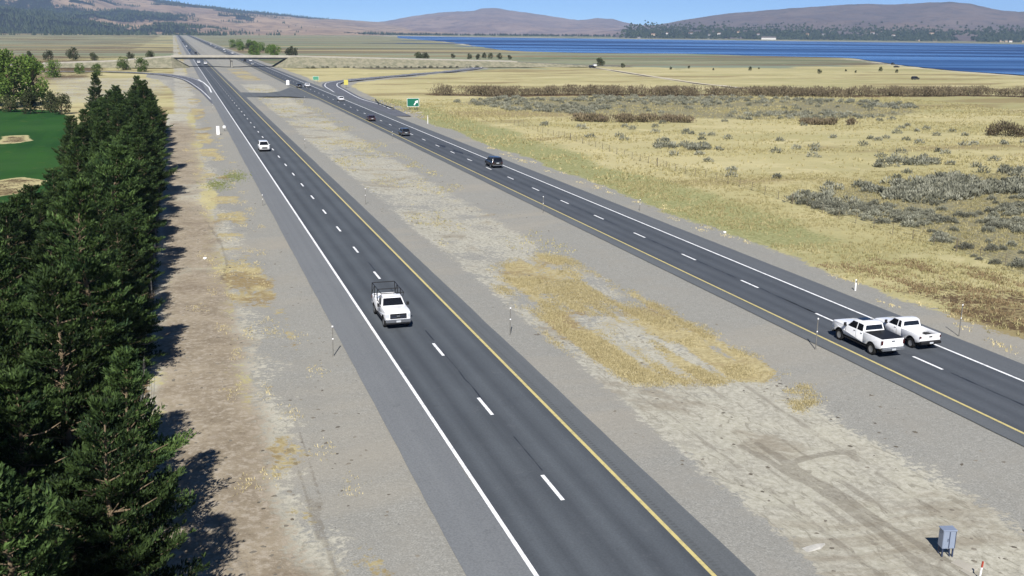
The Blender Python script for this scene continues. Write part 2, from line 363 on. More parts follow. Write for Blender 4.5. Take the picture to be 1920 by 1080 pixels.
def mat_foliage(name, c0, c1, c2=None, rough=.7, spec=.15, trans=0.0):
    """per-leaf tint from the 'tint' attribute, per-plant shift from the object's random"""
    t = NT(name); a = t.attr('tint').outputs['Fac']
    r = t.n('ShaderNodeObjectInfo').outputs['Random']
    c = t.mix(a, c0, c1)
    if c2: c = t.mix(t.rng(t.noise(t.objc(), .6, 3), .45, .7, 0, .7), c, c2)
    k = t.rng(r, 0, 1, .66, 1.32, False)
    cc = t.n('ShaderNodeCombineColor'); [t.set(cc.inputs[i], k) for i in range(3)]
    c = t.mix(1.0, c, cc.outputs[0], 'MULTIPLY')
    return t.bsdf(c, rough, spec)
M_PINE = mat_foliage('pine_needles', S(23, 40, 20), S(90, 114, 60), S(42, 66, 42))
M_LEAF = mat_foliage('broad_leaves', S(62, 92, 40), S(122, 144, 66))
M_SAGE = mat_foliage('sage_leaves', S(118, 120, 104), S(178, 178, 158))
M_WILLOW = mat_foliage('willow_twigs', S(92, 84, 66), S(140, 128, 102), S(112, 98, 84))
M_STRAW = mat_foliage('straw', S(168, 158, 108), S(216, 205, 156), S(180, 174, 120))
M_GOLD = mat_foliage('gold_weeds', S(184, 171, 124), S(232, 218, 172), S(198, 184, 136))
M_FARTREE = mat_foliage('far_trees', S(40, 50, 44), S(72, 82, 62))
M_BARK = simple('bark', S(136, 120, 98), .95, .1, var=.3)

# ------------------------------------------------------------------ ground
def axis(segs):
    out = []
    for a, b, s in segs: out += list(np.arange(a, b, s))
    return out
def geo(a, b, s, k):
    out = [a]
    while out[-1] < b: out.append(out[-1] + s); s *= k
    return out
xs = np.array(sorted(-np.array(geo(30, 14000, 2, 1.16))) + axis([(-29.5, -8, .8), (-8, 46, .33), (46, 100, .6), (100, 330, 2.2)]) + geo(330, 14000, 4, 1.13))
ys = np.array(list(np.array(sorted(-np.array(geo(-24, 3000, 6, 1.3))))) + axis([(25, 108, .33), (108, 180, .7), (180, 430, 1.8)]) + geo(430, 15000, 3, 1.07))
GX, GY = np.meshgrid(xs, ys)
SBL, SBR, NBL, NBR = 10.4, 22.3, 44.4, 55.9
def relief(X, Y):
    m = sstep(60, 75, X) + sstep(3, -6, X)
    far = 1 - sstep(700, 1500, np.hypot(X, Y))
    h = m * far * (fbm(X * .05, Y * .05, 3, 4) - .75) * 1.1
    med = sstep(23, 30, X) * (1 - sstep(37, 44, X)); h = h - med * (.25 + .18 * fbm(X * .3, Y * .2, 9, 3))
    h = h - sstep(10.2, 7, X) * sstep(-3.5, 3, X) * (.1 + .2 * fbm(X * .25, Y * .15, 12, 3))
    h = h - sstep(56, 60, X) * (1 - sstep(60, 75, X)) * .15
    return np.minimum(h, 0) - .03
GZ = relief(GX, GY)
n1 = fbm(GX * .09, GY * .06, 21, 4); n2 = fbm(GX * .02, GY * .012, 22, 4); n3 = fbm(GX * .35, GY * .25, 23, 3)
corr = sstep(1.5, 4.5, GX + (n1 - .5) * 4) * (1 - sstep(58, 63.5, GX + (n1 - .5) * 5))      # road corridor
gravel = corr * (GY < 5000)
mid = sstep(25.5, 30, GX) * (1 - sstep(36.5, 41.5, GX))
near = 1 - sstep(52, 66, GY)
wide = sstep(24.2, 26.5, GX) * (1 - sstep(35.5, 40.0, GX))
dirt = np.maximum(wide * (.52 + .6 * (n1 - .4)), wide * near * .85)
dirt = np.where(GY > 460, mid * .35, dirt)
dl = sstep(-3, 0, GX) * (1 - sstep(3.2, 9.0, GX)); dirt = np.maximum(dirt, dl * (.5 + (n1 - .4) * .9))
soil = sstep(-4.5, -1.0, GX) * (1 - sstep(.5, 6.8, GX)) * sstep(330, 250, GY) * (.35 + .9 * n1)
brown = np.maximum(sstep(-30, -10, GX) * sstep(-1.0, -4.5, GX) * sstep(360, 270, GY), 0)
weeds = poly_w(GX, GY, FE['gold'], 1.2) * (1 - .3 * poly_w(GX, GY, FE['gold_hole'], 1.6)) * (.52 + .5 * (n1 - .3))
weeds *= np.clip(.12 + 1.75 * fbm(GX * .75, GY * .07, 77, 3), 0, 1.15)
weeds = np.maximum(weeds, poly_w(GX, GY, FE['gold_small'], 1.1) * .55)
straw_med = mid * sstep(96, 120, GY) * (1 - sstep(420, 470, GY)) * (.02 + .5 * n1); weeds = np.maximum(weeds, straw_med)
weeds = np.maximum(weeds, mid * sstep(480, 500, GY) * (1 - sstep(640, 660, GY)) * (.1 + .8 * n1))
tl = sstep(1.5, 4, GX) * (1 - sstep(6.5, 8.5, GX)); weeds = np.maximum(weeds, tl * np.clip((fbm(GX * .22, GY * .13, 71, 3) - .46) * 3.2, 0, .62))
lawn = poly_w(GX, GY, FE['lawn'], 1.5) * (1 - poly_w(GX, GY, FE['bunker1'], 1.2)) * (1 - poly_w(GX, GY, FE['bunker2'], 1.5))
brown = np.maximum(brown, poly_w(GX, GY, FE['bunker1'], 1.0) * .5)
lawn = np.maximum(lawn, sstep(-17, -20, GX) * sstep(200, 150, GY) * (GX > -80))
lawn *= 1 - poly_w(GX, GY, FE['bunker1'], 1.0)
marsh = sstep(580, 720, GY + (n2 - .5) * 260 - .10 * np.maximum(GX - 100, 0)) * sstep(60, 140, GX)
marsh = np.maximum(marsh, sstep(60, 100, GX) * sstep(420, 620, GX + (n2 - .5) * 200) * sstep(300, 480, GY) * .8)
marsh = np.maximum(marsh, sstep(690, 900, GY + (n2 - .5) * 200) * sstep(14, 4, GX) * (.25 + .6 * fbm(GX * .004, GY * .012, 31, 4)))
marsh = np.maximum(marsh, sstep(680, 760, GY) * sstep(54, 60, GX))
pale = np.clip(1 - seg_dist(GX, GY, FE['dirtroad']) / 6.0, 0, 1) * .95
shore = seg_dist(GX, GY, FE['lake_near']); pale = np.maximum(pale, np.clip(1 - shore / 45, 0, 1) * .6 * (GX > 440))
pale = np.maximum(pale, sstep(3300, 4200, GY) * .5 * n2 * 1.2)
pale = np.maximum(pale, np.clip(1.3 - seg_dist(GX, GY, FE['lake_far']) / 160, 0, 1) * .9)
brown = np.maximum(brown, poly_w(GX, GY, FE['bunker2'], 1.5) * .55)
sage = np.maximum(poly_w(GX, GY, FE['sage_right'], 6), poly_w(GX, GY, FE['sage_mid'], 14)) * .8
brown = np.maximum(brown, np.clip(1 - seg_dist(GX, GY, FE['willow']) / 14, 0, 1))
brown = np.maximum(brown, sstep(58, 64, GX) * (1 - sstep(70, 82, GX)) * sstep(92, 68, GY) * (.28 + .7 * n1))
brown = np.maximum(brown, sstep(-25, -45, GX) * sstep(380, 560, GY) * (.25 + .6 * n2))
green = sstep(57, 61, GX) * (1 - sstep(68, 80, GX + (n1 - .5) * 10)) * sstep(75, 110, GY) * (1 - sstep(300, 420, GY)) * .85
green = np.maximum(green, sstep(3.5, 5.5, GX) * (1 - sstep(8, 9.5, GX)) * np.clip(1 - abs(GY - 163) / 14, 0, 1))
dirt = np.maximum(dirt, poly_w(GX, GY, FE['tan_left'], 10) * .5)
track = np.zeros_like(GX)
for tr in FE['track']:
    pts = smooth_line(tr, .5); d = np.abs(seg_dist(GX, GY, [tuple(q) for q in pts]) - 0.0); track = np.maximum(track, sstep(.45, .08, d) * (.62 if tr[0][0] < 10 else 1.0))
for k in range(5):       # long faint wheel marks through the median dirt
    x0 = 27.2 + k * 1.9 + rng.uniform(-.3, .3); d = np.abs(GX - x0 - .6 * np.sin(GY * .05 + k)); track = np.maximum(track, sstep(.5, .12, d) * .55 * (GY < 62) * (n3 > .4))
gravel = np.where((GY > 350) & (GX < 12), np.minimum(gravel, sstep(2, 9, GX)), gravel)
gravel = np.maximum(gravel, sstep(17, 9, seg_dist(GX, GY, FE['ramp_sb'])) * (GX > -14)); gravel = np.maximum(gravel, sstep(11, 6, seg_dist(GX, GY, FE['ramp_nb'])) * .8)
dirt = np.maximum(dirt, sstep(-4, -2.5, GX) * (1 - sstep(1, 4, GX)) * (GY < 300) * .75)
za = np.stack([gravel, np.clip(dirt, 0, 1), np.clip(weeds, 0, 1), np.clip(lawn, 0, 1)], -1).reshape(-1, 4)
zb = np.stack([np.clip(marsh, 0, 1), np.clip(pale, 0, 1), np.clip(sage, 0, 1), np.clip(brown, 0, 1)], -1).reshape(-1, 4)
zc = np.stack([np.clip(track, 0, 1), np.clip(green, 0, 1), np.clip(soil, 0, 1), np.ones_like(GX)], -1).reshape(-1, 4)
ny, nx = GX.shape
idx = np.arange(nx * ny).reshape(ny, nx)
F = np.stack([idx[:-1, :-1], idx[:-1, 1:], idx[1:, 1:], idx[1:, :-1]], -1).reshape(-1, 4)
gm = new_mesh('ground', np.stack([GX, GY, GZ], -1).reshape(-1, 3), F, M_GROUND, 3.2, {'zone_a': za, 'zone_b': zb, 'zone_c': zc})
tag(obj('ground', gm), kind='structure')
def gz(x, y): return float(relief(np.array([float(x)]), np.array([float(y)]))[0])

# ------------------------------------------------------------------ roads
def strip(x0, x1, y0, y1, z, mat, name, parent=None, step=60, wob=0.0):
    yy = np.concatenate([np.arange(y0, min(y1, 400), step if wob == 0 else 1.0), np.arange(max(min(y1, 400), y0), y1, 150), [y1]])
    yy = np.unique(yy); a = wob * (vnoise(yy * .55, yy * 0, 5) - .5) + wob * (vnoise(yy * .13, yy * 0, 6) - .5); b = wob * (vnoise(yy * .5, yy * 0 + 9, 7) - .5) + wob * (vnoise(yy * .12, yy * 0 + 3, 8) - .5)
    V = np.concatenate([np.stack([x0 + a, yy, yy * 0 + z], -1), np.stack([x1 + b, yy, yy * 0 + z], -1)])
    n = len(yy); i = np.arange(n - 1); F = np.stack([i, n + i, n + i + 1, i + 1], -1)
    return obj(name, new_mesh(name, V, F, mat), parent)
YEND = 4300
ZR = .02
def carriageway(name, xl, xa, xb, xr, mat, ml, mr, yel_left):
    road = strip(xa - .12, xb + .12, -60, YEND, ZR, mat, name); tag(road, kind='structure')
    strip(xl, xa - .12, -60, YEND, ZR - .001, ml, 'shoulder', road, wob=.05)
    strip(xb + .12, xr, -60, YEND, ZR - .001, mr, 'shoulder', road, wob=.05)
    for x, m in ((xa, M_YEL if yel_left else M_WHITE), (xb, M_WHITE if yel_left else M_YEL)):
        wd = .105
        strip(x - wd, x + wd, -60, YEND, ZR + .005, m, 'edge_line', road)
    return road
sb = carriageway('southbound_road', SBL, SB_W, SB_Y, SBR, M_SB, M_SHL, M_SHM, False)
nb = carriageway('northbound_road', NBL, NB_Y, NB_W, NBR, M_NB, M_SHM, M_SHN, True)
dm = MB().add([(-.105, -1.55, 0), (.105, -1.55, 0), (.105, 1.55, 0), (-.105, 1.55, 0)], [(0, 1, 2, 3)])
dash_me = new_mesh('lane_dash', np.array(dm.v), dm.f, M_WHITE)
for road, x, y0, n in ((sb, SB_W + 3.65, 45.40, 110), (nb, NB_Y + 3.59, 0, 110)):
    if road is nb: y0 = 57.1 - 12.192 * 2
    else: y0 -= 12.192 * 1
    for k in range(n):
        obj('lane_dash', dash_me, road, (x, y0 + 12.192 * k, ZR + .005))
def ribbon(name, pts, wd, z, mat, parent=None, wfun=None):
    P = np.asarray(pts, float); T = np.gradient(P, axis=0); T /= np.linalg.norm(T, axis=1)[:, None] + 1e-9
    N = np.stack([T[:, 1], -T[:, 0]], -1); ww = np.full(len(P), wd) if wfun is None else wfun(len(P))
    V = np.concatenate([np.c_[P - N * ww[:, None] / 2, np.full(len(P), z)], np.c_[P + N * ww[:, None] / 2, np.full(len(P), z)]])
    n = len(P); i = np.arange(n - 1); F = np.stack([i, n + i, n + i + 1, i + 1], -1)
    return obj(name, new_mesh(name, V, F, mat), parent)
def seal(road, x, y0, y1, amp, sd, wd=.11):
    yy = np.arange(y0, y1, .35); xx = x + amp * (fbm(yy * .35, yy * 0, sd, 4) - .5) * 2
    ribbon('crack_seal', np.stack([xx, yy], -1), wd, ZR + .0025, M_TAR, road, lambda n: wd * (.35 + 1.1 * vnoise(np.arange(n) * .3, np.zeros(n), sd + 2)))
for (a, b, am) in ((47.5, 52.5, .06), (58, 69.5, .14), (72, 75, .05), (84, 89.0, .05), (96, 100, .05)): seal(sb, SB_W + 3.86, a, b, am, int(a), .075)
for (a, b, am) in ((25, 55, .05), (65.0, 76, .05), (70.5, 80, .16), (84, 93.5, .06), (96, 104, .05), (112, 128, .06), (131, 150, .05), (156, 186, .08)): seal(nb, NB_Y + 3.62, a, b, am, int(a) + 40, .13)
# dark patched repairs in the northbound right lane
for (x, y, l, wd) in ((50.3, 203, 7.0, .8), (50.75, 192, 7.5, .8), (51.6, 186, 4, .35)):
    yy = np.linspace(y - l / 2, y + l / 2, 14)
    ribbon('tar_patch', np.stack([x + .12 * np.sin(yy), yy], -1), wd, ZR + .002, M_TAR, nb, lambda n: wd * np.sin(np.linspace(.25, math.pi - .25, n)))
# rumble strips cut beside the near yellow line
t_ = NT('rumble_groove'); M_RUM = t_.bsdf(S(100, 104, 107), .9, .1)
V = []; Fq = []
for k in range(520):
    y = 34 + k * .31; x = SB_Y + .34; b = len(V); V += [(x, y, ZR + .003), (x + .2, y, ZR + .003), (x + .2, y + .13, ZR + .003), (x, y + .13, ZR + .003)]; Fq.append((b, b + 1, b + 2, b + 3))
rs = obj('rumble_strip', new_mesh('rumble_strip', np.array(V), np.array(Fq), M_RUM), sb); rs['kind'] = 'stuff'
# ramps and the paved crossover in the median
rp = smooth_line(FE['ramp_nb'], 6); r1 = ribbon('exit_ramp_road', rp, 7.6, .008, M_RAMP); tag(r1, kind='structure')
off = np.gradient(rp, axis=0); off /= np.linalg.norm(off, axis=1)[:, None]; nrm = np.stack([off[:, 1], -off[:, 0]], -1)
ribbon('edge_line', (rp - nrm * 2.6)[4:], .3, .0135, M_WHITE, r1); ribbon('edge_line', (rp + nrm * 2.4)[4:], .3, .0135, M_WHITE, r1)
rp2 = smooth_line(FE['ramp_sb'], 6); r2 = ribbon('entrance_ramp_road', rp2, 7.0, .008, M_RAMP); tag(r2, kind='structure')
off = np.gradient(rp2, axis=0); off /= np.linalg.norm(off, axis=1)[:, None]; nrm = np.stack([off[:, 1], -off[:, 0]], -1)
ribbon('edge_line', (rp2 + nrm * 2.5), .26, .0135, M_WHITE, r2); ribbon('edge_line', (rp2 - nrm * 2.5), .26, .0135, M_WHITE, r2)
ribbon('gore_line', np.array([(11.9, 396.), (12.2, 430.), (11.2, 470.), (9.6, 500.)]), .5, ZR + .004, M_WHITE, r2)
CR = [(13.4, 455.5), (17.2, 414.4), (22.0, 395.9), (31.2, 391.2), (36.9, 400.7), (43.9, 430.3), (46.0, 341.0), (42.6, 358.2), (37.4, 367.9), (29.4, 369.2), (23.0, 367.2), (18.8, 356.4), (15.5, 341.1)]
cr = obj('median_crossover_road', new_mesh('crossover', np.array([(a, b, -.005) for a, b in CR]), np.array(tessellate_polygon([[Vector((a, b, 0)) for a, b in CR]])), M_SHM)); tag(cr, kind='structure')
if cr.data.polygons[0].normal.z < 0: cr.data.flip_normals()
dr = ribbon('dirt_track_path', smooth_line(FE['dirtroad'], 8), 3.2, -.005, simple('dirt_track', S(222, 212, 186), .95, .1), None); tag(dr, kind='structure')
dr.location.z = .02

# ------------------------------------------------------------------ lake
def mat_water():
    t = NT('lake_water'); p = t.pos()
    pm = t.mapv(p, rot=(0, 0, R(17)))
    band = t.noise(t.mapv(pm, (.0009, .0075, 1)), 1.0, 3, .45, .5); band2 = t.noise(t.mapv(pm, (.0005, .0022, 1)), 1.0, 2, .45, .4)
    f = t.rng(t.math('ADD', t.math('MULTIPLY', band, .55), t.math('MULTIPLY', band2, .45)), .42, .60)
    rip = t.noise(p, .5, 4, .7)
    col = t.mix(f, (.012, .036, .12, 1), (.06, .15, .34, 1))  # sky reflection of the calm bands put into the base colour as lighter blue
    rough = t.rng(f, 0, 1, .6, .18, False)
    return t.bsdf(col, rough, .5, normal=t.bump(rip, .9, .6), IOR=1.33)
shore_n = smooth_line(FE['lake_near'], 25); k = fbm(shore_n[:, 0] * .02, shore_n[:, 1] * .02, 4, 4) - .5
shore_n = shore_n + np.stack([k * 18, k * 34], -1)
lf = smooth_line(FE['lake_far'], 60)
poly = [(float(a), float(b)) for a, b in shore_n] + [(float(a), float(b)) for a, b in lf[::-1]]
tri = tessellate_polygon([[Vector((a, b, 0)) for a, b in poly]])
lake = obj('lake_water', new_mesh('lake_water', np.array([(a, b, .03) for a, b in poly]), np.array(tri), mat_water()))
nz = np.array([q.normal.z for q in lake.data.polygons])
if nz.mean() < 0: lake.data.flip_normals()
tag(lake, kind='structure')
# shallow pools in front of the main water
for (cx_, cy_, rx, ry) in ((470, 1560, 60, 22), (455, 1900, 120, 40), (585, 2500, 90, 40), (430, 1340, 40, 12)):
    th = np.linspace(0, 2 * math.pi, 40, endpoint=False); rr = .65 + .7 * vnoise(np.cos(th) * 2 + 9, np.sin(th) * 2 + cx_, 3)
    V = [(cx_ + rx * r * math.cos(a), cy_ + ry * r * math.sin(a), .02) for a, r in zip(th, rr)]
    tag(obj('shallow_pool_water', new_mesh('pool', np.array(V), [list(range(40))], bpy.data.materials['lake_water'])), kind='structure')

# ------------------------------------------------------------------ mountains
def mat_mountain(name, c0, c1, c2, forest):
    t = NT(name); p = t.pos(); n = t.noise(p, .0016, 6, .65); n2 = t.noise(p, .009, 5, .7); n3 = t.noise(t.mapv(p, (1, .4, 2)), .03, 3, .7)
    c = t.mix(t.rng(n, .38, .62), c0, c1); c = t.mix(t.rng(n2, .48, .66, 0, .85), c, c2); c = t.mix(t.rng(t.noise(t.mapv(p, (1, .5, 3)), .0045, 6, .7), .54, .66, 0, .6), c, c0)
    fo = t.attr('forest').outputs['Fac']
    q = t.math('ADD', fo, t.math('MULTIPLY', t.math('SUBTRACT', n3, .5), .9))
    c = t.mix(t.rng(q, .45, .6), c, forest)
    return t.bsdf(c, 1.0, .05, normal=t.bump(n2, .6, 25.0))
def mountain(name, key, mat, seed, ff, nu=260, nv=46, rough=1.0):
    rd = np.array(FE[key], float); ft = np.array(FE[key + '_foot'], float)
    az_r = np.arctan2(rd[:, 0], rd[:, 1]); az_f = np.arctan2(ft[:, 0], ft[:, 1])
    u = np.linspace(0, 1, nu); az = az_r[0] + (az_r[-1] - az_r[0]) * u
    Rr = np.interp(az, az_r, np.hypot(rd[:, 0], rd[:, 1])); Hr = np.interp(az, az_r, rd[:, 2]); Rf = np.interp(az, az_f, np.hypot(ft[:, 0], ft[:, 1]))
    Hr = Hr + (fbm(u * 60, u * 0, seed, 4) - .5) * 10
    v = np.concatenate([np.linspace(0, 1, nv), 1 + np.linspace(.03, .35, 8)])
    U, Vv = np.meshgrid(az, v); RR = Rf + (Rr - Rf) * Vv; X = RR * np.sin(U); Y = RR * np.cos(U)
    vv = np.minimum(Vv, 1)
    base = np.where(Vv <= 1, .25 * vv + .75 * vv ** 1.7, np.maximum(1 - (Vv - 1) * 3.2, -.2))
    env = np.sin(np.pi * np.clip(vv, 0, 1)) ** .8 * (Vv <= 1)
    gl = np.abs(fbm(X * .0013, Y * .0006, seed + 3, 5) - .5) * 2; ns = fbm(X * .0006, Y * .0006, seed + 5, 5) - .5
    Z = Hr * base + Hr * env * (rough * (.55 * ns - .5 * (.45 - gl)))
    Z = np.where(Vv <= 1, np.minimum(Z, Hr * (base + .3 * env * (1 - vv) + .02)), Z) - 2 * (Vv == 0)
    fo = ff(u[None, :] + 0 * Vv, vv, X, Y)
    n = len(az); idx = np.arange(n * len(v)).reshape(len(v), n)
    F = np.stack([idx[:-1, :-1], idx[:-1, 1:], idx[1:, 1:], idx[1:, :-1]], -1).reshape(-1, 4)
    P = np.stack([X, Y, Z], -1)
    o = obj(name, new_mesh(name, P.reshape(-1, 3), F, mat, 3.2, {'forest': np.clip(fo, 0, 1).ravel()})); tag(o, kind='structure')
    return P[:nv], fo[:nv]
M_MTL = mat_mountain('mountain_left_rock', S(190, 166, 140), S(158, 138, 122), S(112, 100, 94), S(52, 57, 58))
M_MTM = mat_mountain('mountain_mid_rock', S(166, 146, 136), S(142, 126, 124), S(116, 106, 108), S(80, 82, 82))
M_MTR = mat_mountain('mountain_right_rock', S(132, 118, 112), S(114, 104, 104), S(96, 92, 94), S(70, 76, 74))
def f_left(u, v, X, Y):
    n = fbm(X * .0016, Y * .0011, 51, 5)
    f = 1.15 * sstep(.56, .36, u + (n - .5) * .45) * sstep(.95, .5, v + (n - .5) * .5)            # dark wood on the lower left flank
    f = np.maximum(f, sstep(.86, .97, v + (n - .5) * .12) * .9 * sstep(.9, .7, u))                  # trees along the crest
    f = np.maximum(f, sstep(.52, .62, fbm(X * .004, Y * .003, 53, 4)) * .8 * sstep(.85, .6, u))
    f = np.maximum(f, sstep(.09, .04, np.abs(v - .16 - .06 * np.sin(u * 20))) * sstep(.75, .4, u) * (n > .45) * .9)
    f = np.maximum(f, sstep(.05, .02, np.abs(v - .10)) * (n > .4) * .8)
    return f
def f_mid(u, v, X, Y): return sstep(.10, .05, v) * .7 * (fbm(X * .003, Y * .003, 8, 3) > .45)
def f_right(u, v, X, Y): return sstep(.16, .10, v + (fbm(X * .002, Y * .002, 9, 3) - .5) * .1) * .45
PM, FM = mountain('mountain_forested', 'm_left', M_MTL, 11, f_left)
mountain('mountain_far', 'm_mid', M_MTM, 31, f_mid)
PR, FR = mountain('mountain_beyond_lake', 'm_right', M_MTR, 61, f_right)
sd0 = FE['saddle']
ridge_me = MB()
def low_hill(name, x0, y0, x1, y1, h, mat):
    n = 60; t = np.linspace(-.6, 1.6, n); V = []; Fq = []
    for i, a in enumerate(t):
        hh = h * (1 - .5 * max(0, abs(a - .5) - .3)) + 6 * (vnoise(np.array([a * 9]), np.array([0.]), 2)[0] - .5)
        x, y = x0 + (x1 - x0) * a, y0 + (y1 - y0) * a
        V += [(x * .8, y * .8, -5), (x, y, hh), (x * 1.2, y * 1.2, -5)]
    for i in range(n - 1):
        for k in (0, 1): Fq.append((3 * i + k, 3 * i + 3 + k, 3 * i + 4 + k, 3 * i + 1 + k))
    tag(obj(name, new_mesh(name, np.array(V), np.array(Fq), mat, 3.2)), kind='structure')
low_hill('hill_in_the_gap', sd0[0][0] - 900, sd0[0][1] + 400, sd0[1][0] + 900, sd0[1][1] - 400, 122, M_MTM)

# ------------------------------------------------------------------ vegetation builders
def unit(v): return v / (np.linalg.norm(v, axis=-1, keepdims=True) + 1e-9)
def blades(P, D, L, W, seed=1):
    """diamond-shaped leaves: base P, direction D, length L, width W"""
    g = np.random.default_rng(seed); n = len(P); D = unit(D)
    s = unit(np.cross(D, g.normal(size=(n, 3)))); L = np.broadcast_to(L, (n,))[:, None]; W = np.broadcast_to(W, (n,))[:, None]
    V = np.stack([P, P + D * L * .55 + s * W * .5, P + D * L, P + D * L * .55 - s * W * .5], 1).reshape(-1, 3)
    F = np.arange(4 * n).reshape(n, 4)
    return V, F
def tri_blades(P, D, L, W, seed=1):
    g = np.random.default_rng(seed); n = len(P); D = unit(D)
    s = unit(np.cross(D, g.normal(size=(n, 3)))); L = np.broadcast_to(L, (n,))[:, None]; W = np.broadcast_to(W, (n,))[:, None]
    V = np.stack([P + s * W * .5, P - s * W * .5, P + D * L], 1).reshape(-1, 3)
    return V, np.arange(3 * n).reshape(n, 3)
def tint4(t, k=4): return np.repeat(t, k)

def pine_meshes(seed, h, rad):
    g = np.random.default_rng(seed); bark = MB()
    lean = g.normal(0, .03, 2)
    def axis_pt(z): return np.array([lean[0] * z + .15 * math.sin(z * .7 + seed), lean[1] * z + .15 * math.cos(z * .6 + seed), z])
    zz = np.linspace(-.3, h * .97, 9)
    for a, b in zip(zz[:-1], zz[1:]):
        r = lambda z: .20 * max(.06, 1 - z / h) + .015
        bark.tube(axis_pt(a), axis_pt(b), r(a), r(b), 7)
    Ps, Ds, Ls, Ts = [], [], [], []; z = .6; lobes = g.uniform(.6, 1.25, 7)
    while z < h * .985:
        t = z / h
        rr = rad * min(1.0, .7 + 1.2 * t) * (1 - t) ** .72 * 1.12 + .15
        nb_ = int(5 + 3 * (1 - t)); wob = g.uniform(.8, 1.12)
        for k in range(nb_):
            az = 2 * math.pi * (k + g.uniform(-.35, .35)) / nb_ + z * 2.4
            L = rr * wob * g.uniform(.55, 1.12) * (.6 + .4 * lobes[int((az % 6.283) / 6.284 * 7)])
            el = R(-4 + 44 * t ** 1.2) + g.normal(0, .14)
            d = np.array([math.cos(az) * math.cos(el), math.sin(az) * math.cos(el), math.sin(el)])
            o = axis_pt(z + g.uniform(-.12, .12)); ns = max(3, int(L / .28)); cur = o.copy(); dd = d.copy(); pts = [cur.copy()]
            for s in range(ns):
                dd = unit(dd + np.array([0, 0, .05 + .05 * t]) + g.normal(0, .05, 3)); cur = cur + dd * L / ns; pts.append(cur.copy())
            bark.tube(pts[0], pts[len(pts) // 2], .045 * (1 - .6 * t), .03 * (1 - .6 * t), 4); bark.tube(pts[len(pts) // 2], pts[-1], .03 * (1 - .6 * t), .01, 4)
            tone = g.normal(0, .13)
            for s in range(1, ns + 1):
                fr = s / ns
                if fr < .28: continue
                side = unit(np.cross(dd, [0, 0, 1.0])); tw = [(pts[s], dd)]
                wl = (L * .34 + .12) * (1.2 - fr) + .2
                for sg in (-1, 1):
                    td = unit(dd * .75 + side * sg * g.uniform(.6, 1.1) + np.array([0, 0, g.uniform(0, .35)]))
                    for q in np.arange(.22, wl + .1, .24): tw.append((pts[s] + td * q, td))
                for (p0, td) in tw:
                    m = 8
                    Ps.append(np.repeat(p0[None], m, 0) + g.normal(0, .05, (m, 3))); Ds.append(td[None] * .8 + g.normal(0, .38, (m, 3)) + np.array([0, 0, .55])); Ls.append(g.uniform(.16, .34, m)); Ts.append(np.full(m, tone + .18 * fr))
        z += .52 + .2 * (1 - t)
    P = np.concatenate(Ps); D = np.concatenate(Ds); L = np.concatenate(Ls)
    V, F = blades(P, D, L, .078, seed)
    for k in range(9):
        zq = g.uniform(.15, .8) * h; aq = g.uniform(0, 6.283); lq = rad * (1 - zq / h) ** .72 * g.uniform(.95, 1.2); o = axis_pt(zq); q1 = o + np.array([math.cos(aq), math.sin(aq), .12]) * lq * .6; q2 = o + np.array([math.cos(aq + .1), math.sin(aq + .1), .3]) * lq
        bark.tube(o, q1, .045, .035, 5); bark.tube(q1, q2, .035, .012, 5)
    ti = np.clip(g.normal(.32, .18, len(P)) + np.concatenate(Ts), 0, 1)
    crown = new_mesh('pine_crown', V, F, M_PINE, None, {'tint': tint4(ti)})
    trunk = new_mesh('pine_trunk', np.array(bark.v), bark.f, M_BARK)
    return trunk, crown

def leafy_meshes(seed, h, rad, mat, n=3600, leaf=.55, low=.15, wid=.6):
    g = np.random.default_rng(seed); bark = MB()
    bark.tube((0, 0, -.2), (0, 0, h * .4), .03 * h, .022 * h, 7); Ps, Ds = [], []
    nc = 26
    for k in range(nc):
        t = g.uniform(low, .93); az = g.uniform(0, 6.283); rr = rad * math.sin(math.pi * min(.98, (t * .85 + .12))) ** .7 * math.sqrt(g.uniform(.05, 1))
        c = np.array([rr * math.cos(az), rr * math.sin(az), t * h]); cr = rad * g.uniform(.24, .42)
        bark.tube((0, 0, h * min(.4, t * .6)), tuple(c), .011 * h, .003 * h, 5)
        m = n // nc; u = unit(g.normal(size=(m, 3))); p = c + u * cr * g.uniform(.5, 1, (m, 1)) * np.array([1, 1, 1.15]); Ps.append(p); Ds.append(u + g.normal(0, .6, (m, 3)))
    P = np.concatenate(Ps); D = np.concatenate(Ds)
    V, F = blades(P, D, g.uniform(.6, 1.2, len(P)) * leaf, leaf * wid, seed)
    ti = np.clip(g.normal(.45, .25, len(P)), 0, 1)
    return new_mesh('tree_trunk', np.array(bark.v), bark.f, M_BARK), new_mesh('tree_crown', V, F, mat, None, {'tint': tint4(ti)})

def bush_arrays(g, n, r, h, leaf, up=.7):
    u = unit(g.normal(size=(n, 3))); u[:, 2] = np.abs(u[:, 2])
    k = g.uniform(.35, 1, (n, 1)) ** .6
    bump = (.75 + .5 * vnoise(u[:, 0] * 2.5 + 5 + u[:, 2], u[:, 1] * 2.5 + 5, int(g.integers(1000))))[:, None]
    P = u * k * bump * np.array([r, r, h]) * .85; D = u + np.array([0, 0, up]) + g.normal(0, .35, (n, 3))
    return P, D, g.uniform(.6, 1.3, n) * leaf

def tree(meshes, name, x, y, rz, s, label, group, cat='tree', sz=None):
    e = empty(name, (x, y, gz(x, y)), rz); e.scale = (s, s, sz or s)
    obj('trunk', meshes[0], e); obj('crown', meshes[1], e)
    tag(e, label, cat, group); return e

